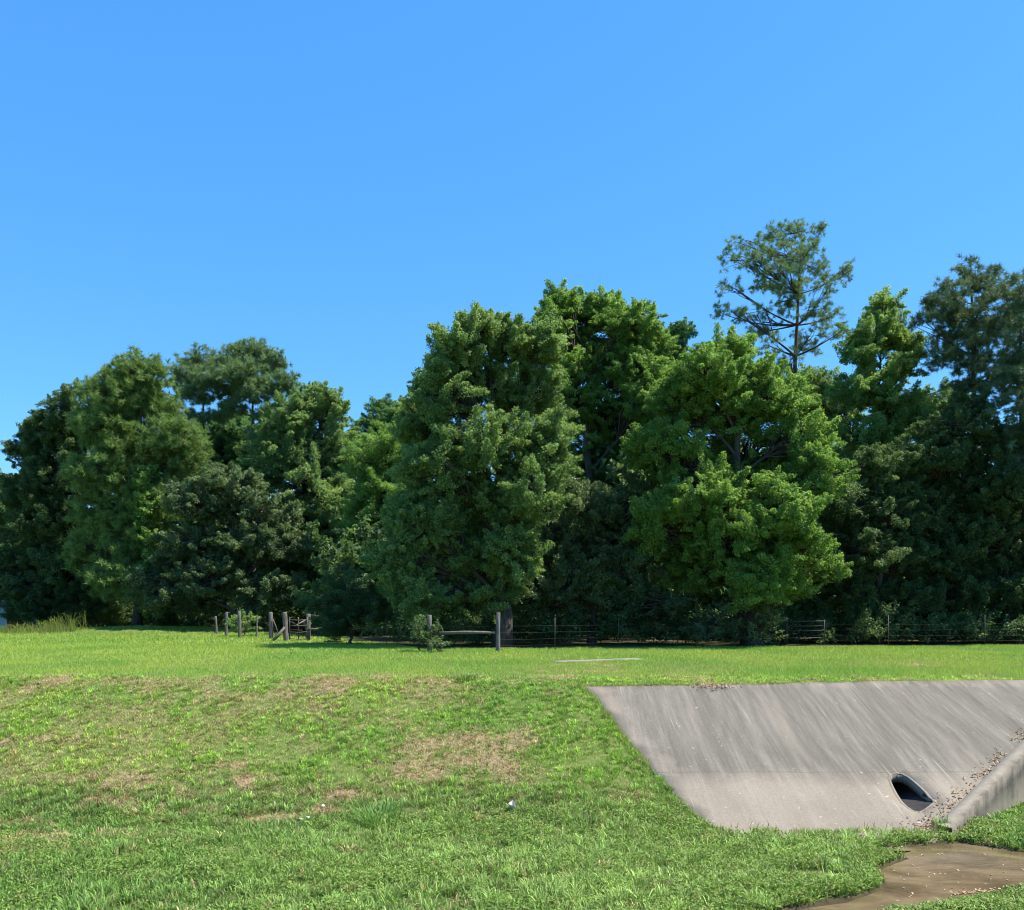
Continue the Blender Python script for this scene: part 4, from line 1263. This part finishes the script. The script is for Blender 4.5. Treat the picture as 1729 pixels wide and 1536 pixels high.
# creeping out over the water margin in places
wm = (z >= WATER - .02) | ((vnoise(x * 2.1, y * 2.1, 131) > .58) & (polydist(x, y, WATERPOLY) < .45))
keep &= wm
x, y, z, d, pat = [a[keep] for a in (x, y, z, d, pat)]
n = len(x)
mound = fbm(x * 1.7, y * 1.7, 127, 2)
hgt = rng.uniform(.35, 1.0, n) ** 1.2 * (.03 + .26 * np.clip(mound - .28, 0, 1) + .08 * d)
pos = np.stack([x, y, z + hgt], 1)
nr_ = np.array([0, -.1, .9]) + rng.normal(size=(n, 3)) * .55
V, q = leaf_quads(rng, pos, nr_, .030 + .045 * rng.random(n) ** 2, .017 + .022 * rng.random(n) ** 2, 0)
c1, c2, c3 = np.array([.13, .24, .045]), np.array([.26, .36, .075]), np.array([.29, .39, .13])
r = rng.random((n, 1)); tint = np.clip(1.6 * (fbm(x * .6, y * .6, 141, 3)[:, None] - .35), 0, 1)
col = (c1 * (1 - r) + c2 * r) * (1 - .4 * tint) + (c1 * (1 - r) + c3 * r) * .4 * tint
isd = rng.random((n, 1)) < .05
col = np.where(isd, np.array([.30, .22, .11]), col)
gc = mesh('ground_cover', V, quads=q, mat=GRASS, attrs={'col': np.repeat(col, 4, 0)})
tag(gc, 'small-leaved creeping weeds carpeting the ditch floor beside the puddle', 'ground cover', kind='stuff')


# single grass tufts that stand out
def tuft(label, px, py, rad, n, h, w, colr, seed, name='grass_tuft', cat='grass tuft', lean=(.2, 1.0), group=None):
    rg = np.random.default_rng(seed)
    X, Y, Z = hit(px, py)
    a = rg.uniform(0, 2 * np.pi, n); r = rad * np.sqrt(rg.random(n))
    x = X + np.cos(a) * r; y = Y + np.sin(a) * r; z = ground_z(x, y, False)
    hh = h * rg.uniform(.55, 1.15, n); ww = w * rg.uniform(.7, 1.2, n)
    la = a + rg.normal(size=n) * .5; le = rg.uniform(*lean, n)
    ld = np.stack([np.cos(la), np.sin(la), 0 * la], 1); b0 = np.stack([x, y, z - .02], 1)
    s = np.stack([-np.sin(la), np.cos(la), 0 * la], 1) * ww[:, None] / 2
    up = np.array([0, 0, 1.])
    rows = []
    for t_ in (0, .35, .7):
        c = b0 + ld * (hh * le * t_ ** 1.6)[:, None] + up * (hh * (t_ - .42 * le * t_ ** 2.4))[:, None]
        rows += [c - s * (1 - .5 * t_), c + s * (1 - .5 * t_)]
    tip = b0 + ld * (hh * le)[:, None] + up * (hh * (1 - .5 * le))[:, None]
    V = np.stack(rows + [tip], 1).reshape(-1, 3)
    i = np.arange(n)[:, None] * 7
    q = np.concatenate([i + np.array([[0, 1, 3, 2]]), i + np.array([[2, 3, 5, 4]])]); t = i + np.array([[4, 5, 6]])
    c = np.array(colr) * rg.uniform(.65, 1.35, (n, 1))
    o = mesh(name, V, q, t, GRASS, attrs={'col': np.repeat(c, 7, 0)}, at=(X, Y, Z))
    o.location = (X, Y, Z)
    tag(o, label, cat, group)
    return o


tuft('big dark green grass tuft low on the bank left of the white litter', 640, 1388, .42, 240, .38, .017, (.13, .26, .055), 301)
tuft('small dark grass tuft on the crest of the bank, behind the dry soil', 783, 1147, .32, 200, .26, .012, (.13, .21, .045), 302)
tuft('spiky pale grass rosette on the bank left of the concrete', 990, 1392, .20, 120, .26, .012, (.125, .190, .060), 303)
tuft('dark grass tuft right of the white balls, in the ditch grass', 705, 1408, .22, 150, .24, .012, (.09, .19, .045), 304)
tuft('bluish green grass patch beside the two white balls', 470, 1405, .50, 380, .18, .010, (.11, .25, .075), 305)
tuft('dark grass tuft below the white litter at the foot of the bank', 885, 1412, .22, 150, .20, .012, (.09, .20, .045), 306)
tuft('weed clump growing in the corner where the wing wall meets the apron', 1592, 1399, .13, 110, .20, .014, (.15, .28, .05), 307, 'weed_clump', 'weeds', (.2, .9))
tuft('yellowish weed clump at the edge of the puddle under the wing wall', 1690, 1406, .26, 150, .22, .014, (.25, .36, .06), 308, 'weed_clump', 'weeds', (.2, 1.0))
# tall seeding grass in front of the shed
rg = np.random.default_rng(350); n = 900
X = (rg.uniform(-30, 132, n) - W / 2) / F * 67; Y = 67 + rg.normal(size=n) * 1.2
hh = (.3 + 1.1 * rg.random(n) ** 1.8) * (.6 + .8 * vnoise(X * .9, Y * .5, 7)) * np.interp(X, [-42, -38, -35], [1.0, 1.1, 1.2]); la = rg.uniform(-2.4, .9, n); le = rg.uniform(.15, .95, n)
b0 = np.stack([X, Y, ground_z(X, Y) - .02], 1); ld = np.stack([np.cos(la), np.sin(la), 0 * la], 1)
s = np.stack([-np.sin(la), np.cos(la), 0 * la], 1) * .022; up = np.array([0, 0, 1.])
rows = []
for t_ in (0, .35, .7, .9):
    c = b0 + ld * (hh * le * t_ ** 1.7)[:, None] + up * (hh * (t_ - .35 * le * t_ ** 3))[:, None]
    k = 1 - .45 * t_; rows += [c - s * k, c + s * k]
tip = b0 + ld * (hh * le * 1.1)[:, None] + up * (hh * (1 - .45 * le))[:, None]
V = np.stack(rows + [tip], 1).reshape(-1, 3); i = np.arange(n)[:, None] * 9
q = np.concatenate([i + np.array([[0, 1, 3, 2]]), i + np.array([[2, 3, 5, 4]]), i + np.array([[4, 5, 7, 6]])]); t = i + np.array([[6, 7, 8]])
c = np.where(rg.random((n, 1)) < .3, np.array([[.40, .33, .20]]), np.array([[.24, .35, .07]])) * rg.uniform(.6, 1.2, (n, 1))
tg = mesh('tall_grass', V, q, t, GRASS, attrs={'col': np.repeat(c, 9, 0)})
tag(tg, 'tall arching seed-head grass beside the shed at the left', 'tall grass', kind='stuff')

# dead leaves along the foot of the wing wall top, at the drain and on the slab rim
rg = np.random.default_rng(360)
pts_ = []
for t_ in rg.random(420) * TL:
    if vnoise(np.array([t_ * 1.3]), np.array([.5]), 12)[0] < .45 and t_ < 5: continue
    c = WALL0 + WD * t_ - WN * (.06 + abs(rg.normal()) * .13); pts_.append((c[0], c[1], plane_z(c[1]) + .035 + rg.random() * .03))
for _ in range(160):
    c = np.array([7.55, 14.75]) + rg.normal(size=2) * np.array([.22, .14]); pts_.append((c[0], c[1], plane_z(c[1]) + .04 + rg.random() * .03))
xr_, yr_ = slab_pt(1205, 1163)
for _ in range(120):
    c = np.array([xr_, yr_]) + rg.normal(size=2) * np.array([.28, .10]); pts_.append((c[0], c[1], max(plane_z(c[1]), -.15) + .05 + rg.random() * .03))
pts_ = np.array(pts_)
V, q = leaf_quads(rg, pts_, np.array([0, -.3, .9]) + rg.normal(size=pts_.shape) * .5, .065, .034, 0)
o = mesh('leaf_litter', V, quads=q, mat=STRAW, attrs={'rnd': np.repeat(rg.random(len(pts_)), 4)})
tag(o, 'brown dead leaves drifted along the concrete edges', 'dead leaves', kind='stuff')

# floating debris and pebbles in the puddle
rg = np.random.default_rng(370)
pts_ = []
for px, py in zip(np.linspace(1610, 1690, 60), np.linspace(1510, 1502, 60)):
    X, Y = wp(px + rg.normal() * 3, py + rg.normal() * 1.6); pts_.append((X, Y, WATER + .012))
for _ in range(90):
    X, Y = wp(rg.uniform(1500, 1800), rg.uniform(1440, 1525)); pts_.append((X, Y, WATER + .008))
pts_ = np.array(pts_)
V, q = leaf_quads(rg, pts_, np.array([0, 0, 1.]) + rg.normal(size=pts_.shape) * .25, .05, .03, 0)
o = mesh('floating_debris', V, quads=q, mat=STRAW, attrs={'rnd': np.repeat(.6 + .4 * rg.random(len(pts_)), 4)})
tag(o, 'scraps of dead leaves and twigs floating on the brown puddle', 'debris', kind='stuff')


# white litter
def lump(name, label, cat, px, py, r, mat_, seed, sq=(1, 1, .8), lift=.5, group=None):
    rg = np.random.default_rng(seed)
    X, Y, Z = hit(px, py)
    k, n = 10, 7; V = []; 
    for i in range(n + 1):
        th = math.pi * i / n
        for j in range(k):
            ph = 2 * math.pi * j / k
            d = np.array([math.sin(th) * math.cos(ph), math.sin(th) * math.sin(ph), math.cos(th)])
            rr = r * (1 + .18 * math.sin(3 * ph + seed) * math.sin(2 * th) + .06 * rg.normal())
            V.append(d * rr * np.array(sq))
    q = [(i * k + j, (i + 1) * k + j, (i + 1) * k + (j + 1) % k, i * k + (j + 1) % k) for i in range(n) for j in range(k)]
    o = mesh(name, V, quads=q, mat=mat_, smooth=True); o.location = (X, Y, Z + r * lift + .02)
    return tag(o, label, cat, group)


lump('litter_ball', 'white crumpled ball, uppermost of three on the bare soil', 'litter', 545, 1364, .035, PAPER, 1, group='white balls on the bank')
lump('litter_ball', 'white crumpled ball, larger of the lower two beside the bluish grass', 'litter', 520, 1384, .035, PAPER, 2, group='white balls on the bank')
lump('litter_ball', 'flattened white ball, leftmost of the three on the bank', 'litter', 508, 1386, .033, PAPER, 3, (1.2, 1, .6), group='white balls on the bank')
# torn white carton with an open dark mouth
X, Y, Z = hit(866, 1367)
mb = MB()
V = np.array([(-.085, -.04, 0), (.06, -.07, -.01), (.10, .06, 0), (-.06, .08, 0), (-.09, -.05, .16), (.02, -.08, .09), (.115, .07, .17), (-.07, .09, .15), (-.13, -.02, .19), (.15, .10, .13)])
mb.add(V, [(0, 3, 2, 1), (0, 1, 5, 4), (1, 2, 6, 5), (2, 3, 7, 6), (3, 0, 4, 7)], [(4, 8, 7), (6, 9, 2)])
o = mb.build('torn_carton', PAPER); o.location = (X, Y, Z + .03); o.rotation_euler = (.25, -.35, .9); o.scale = (.72, .72, .72)
tag(o, 'torn white carton lying open in the grass of the bank', 'litter')

# ------------------------------------------------------------------ camera, sky, sun
cam = bpy.data.cameras.new('camera'); co = link(bpy.data.objects.new('camera', cam))
co.location = (0, 0, CAMZ); co.rotation_euler = (math.radians(90), 0, 0)
cam.sensor_width = 36; cam.lens = 36 * F / W
cam.shift_y = (HZ - H / 2) / W
cam.clip_end = 8000; cam.clip_start = .1
sc.camera = co

w = bpy.data.worlds.new('World'); sc.world = w; w.use_nodes = True
nt = w.node_tree
bg = nt.nodes['Background']
sky = nt.nodes.new('ShaderNodeTexSky'); sky.sky_type = 'NISHITA'; sky.sun_disc = False
sky.sun_elevation = SUN_EL; sky.sun_rotation = SUN_AZ
sky.air_density = 1.0; sky.dust_density = .3; sky.ozone_density = 3.0; sky.altitude = 0
hs = nt.nodes.new('ShaderNodeHueSaturation'); hs.inputs['Saturation'].default_value = 1.75; hs.inputs['Value'].default_value = 2.5; hs.inputs['Hue'].default_value = .495
gm = nt.nodes.new('ShaderNodeGamma'); gm.inputs[1].default_value = .5
nt.links.new(sky.outputs[0], gm.inputs[0]); nt.links.new(gm.outputs[0], hs.inputs['Color']); nt.links.new(mixc(nt, 1.0, hs.outputs[0], (.46, .745, 1.04), 'MULTIPLY'), bg.inputs[0]); bg.inputs[1].default_value = .12

sun = bpy.data.lights.new('sun', 'SUN'); sun.energy = 5.0; sun.angle = math.radians(.53); sun.color = (1, .94, .84)
so = link(bpy.data.objects.new('sun', sun))
S = Vector((math.sin(SUN_AZ) * math.cos(SUN_EL), math.cos(SUN_AZ) * math.cos(SUN_EL), math.sin(SUN_EL)))
so.rotation_euler = (-S).to_track_quat('-Z', 'Y').to_euler()
so.location = (30, 20, 60)
sc.view_settings.view_transform = 'Standard'; sc.view_settings.look = 'None'
sc.view_settings.exposure = .85; sc.view_settings.gamma = 1
sc.cycles.filter_width = 1.0
sc.cycles.max_bounces = 6; sc.cycles.transmission_bounces = 4; sc.cycles.diffuse_bounces = 3; sc.cycles.glossy_bounces = 2
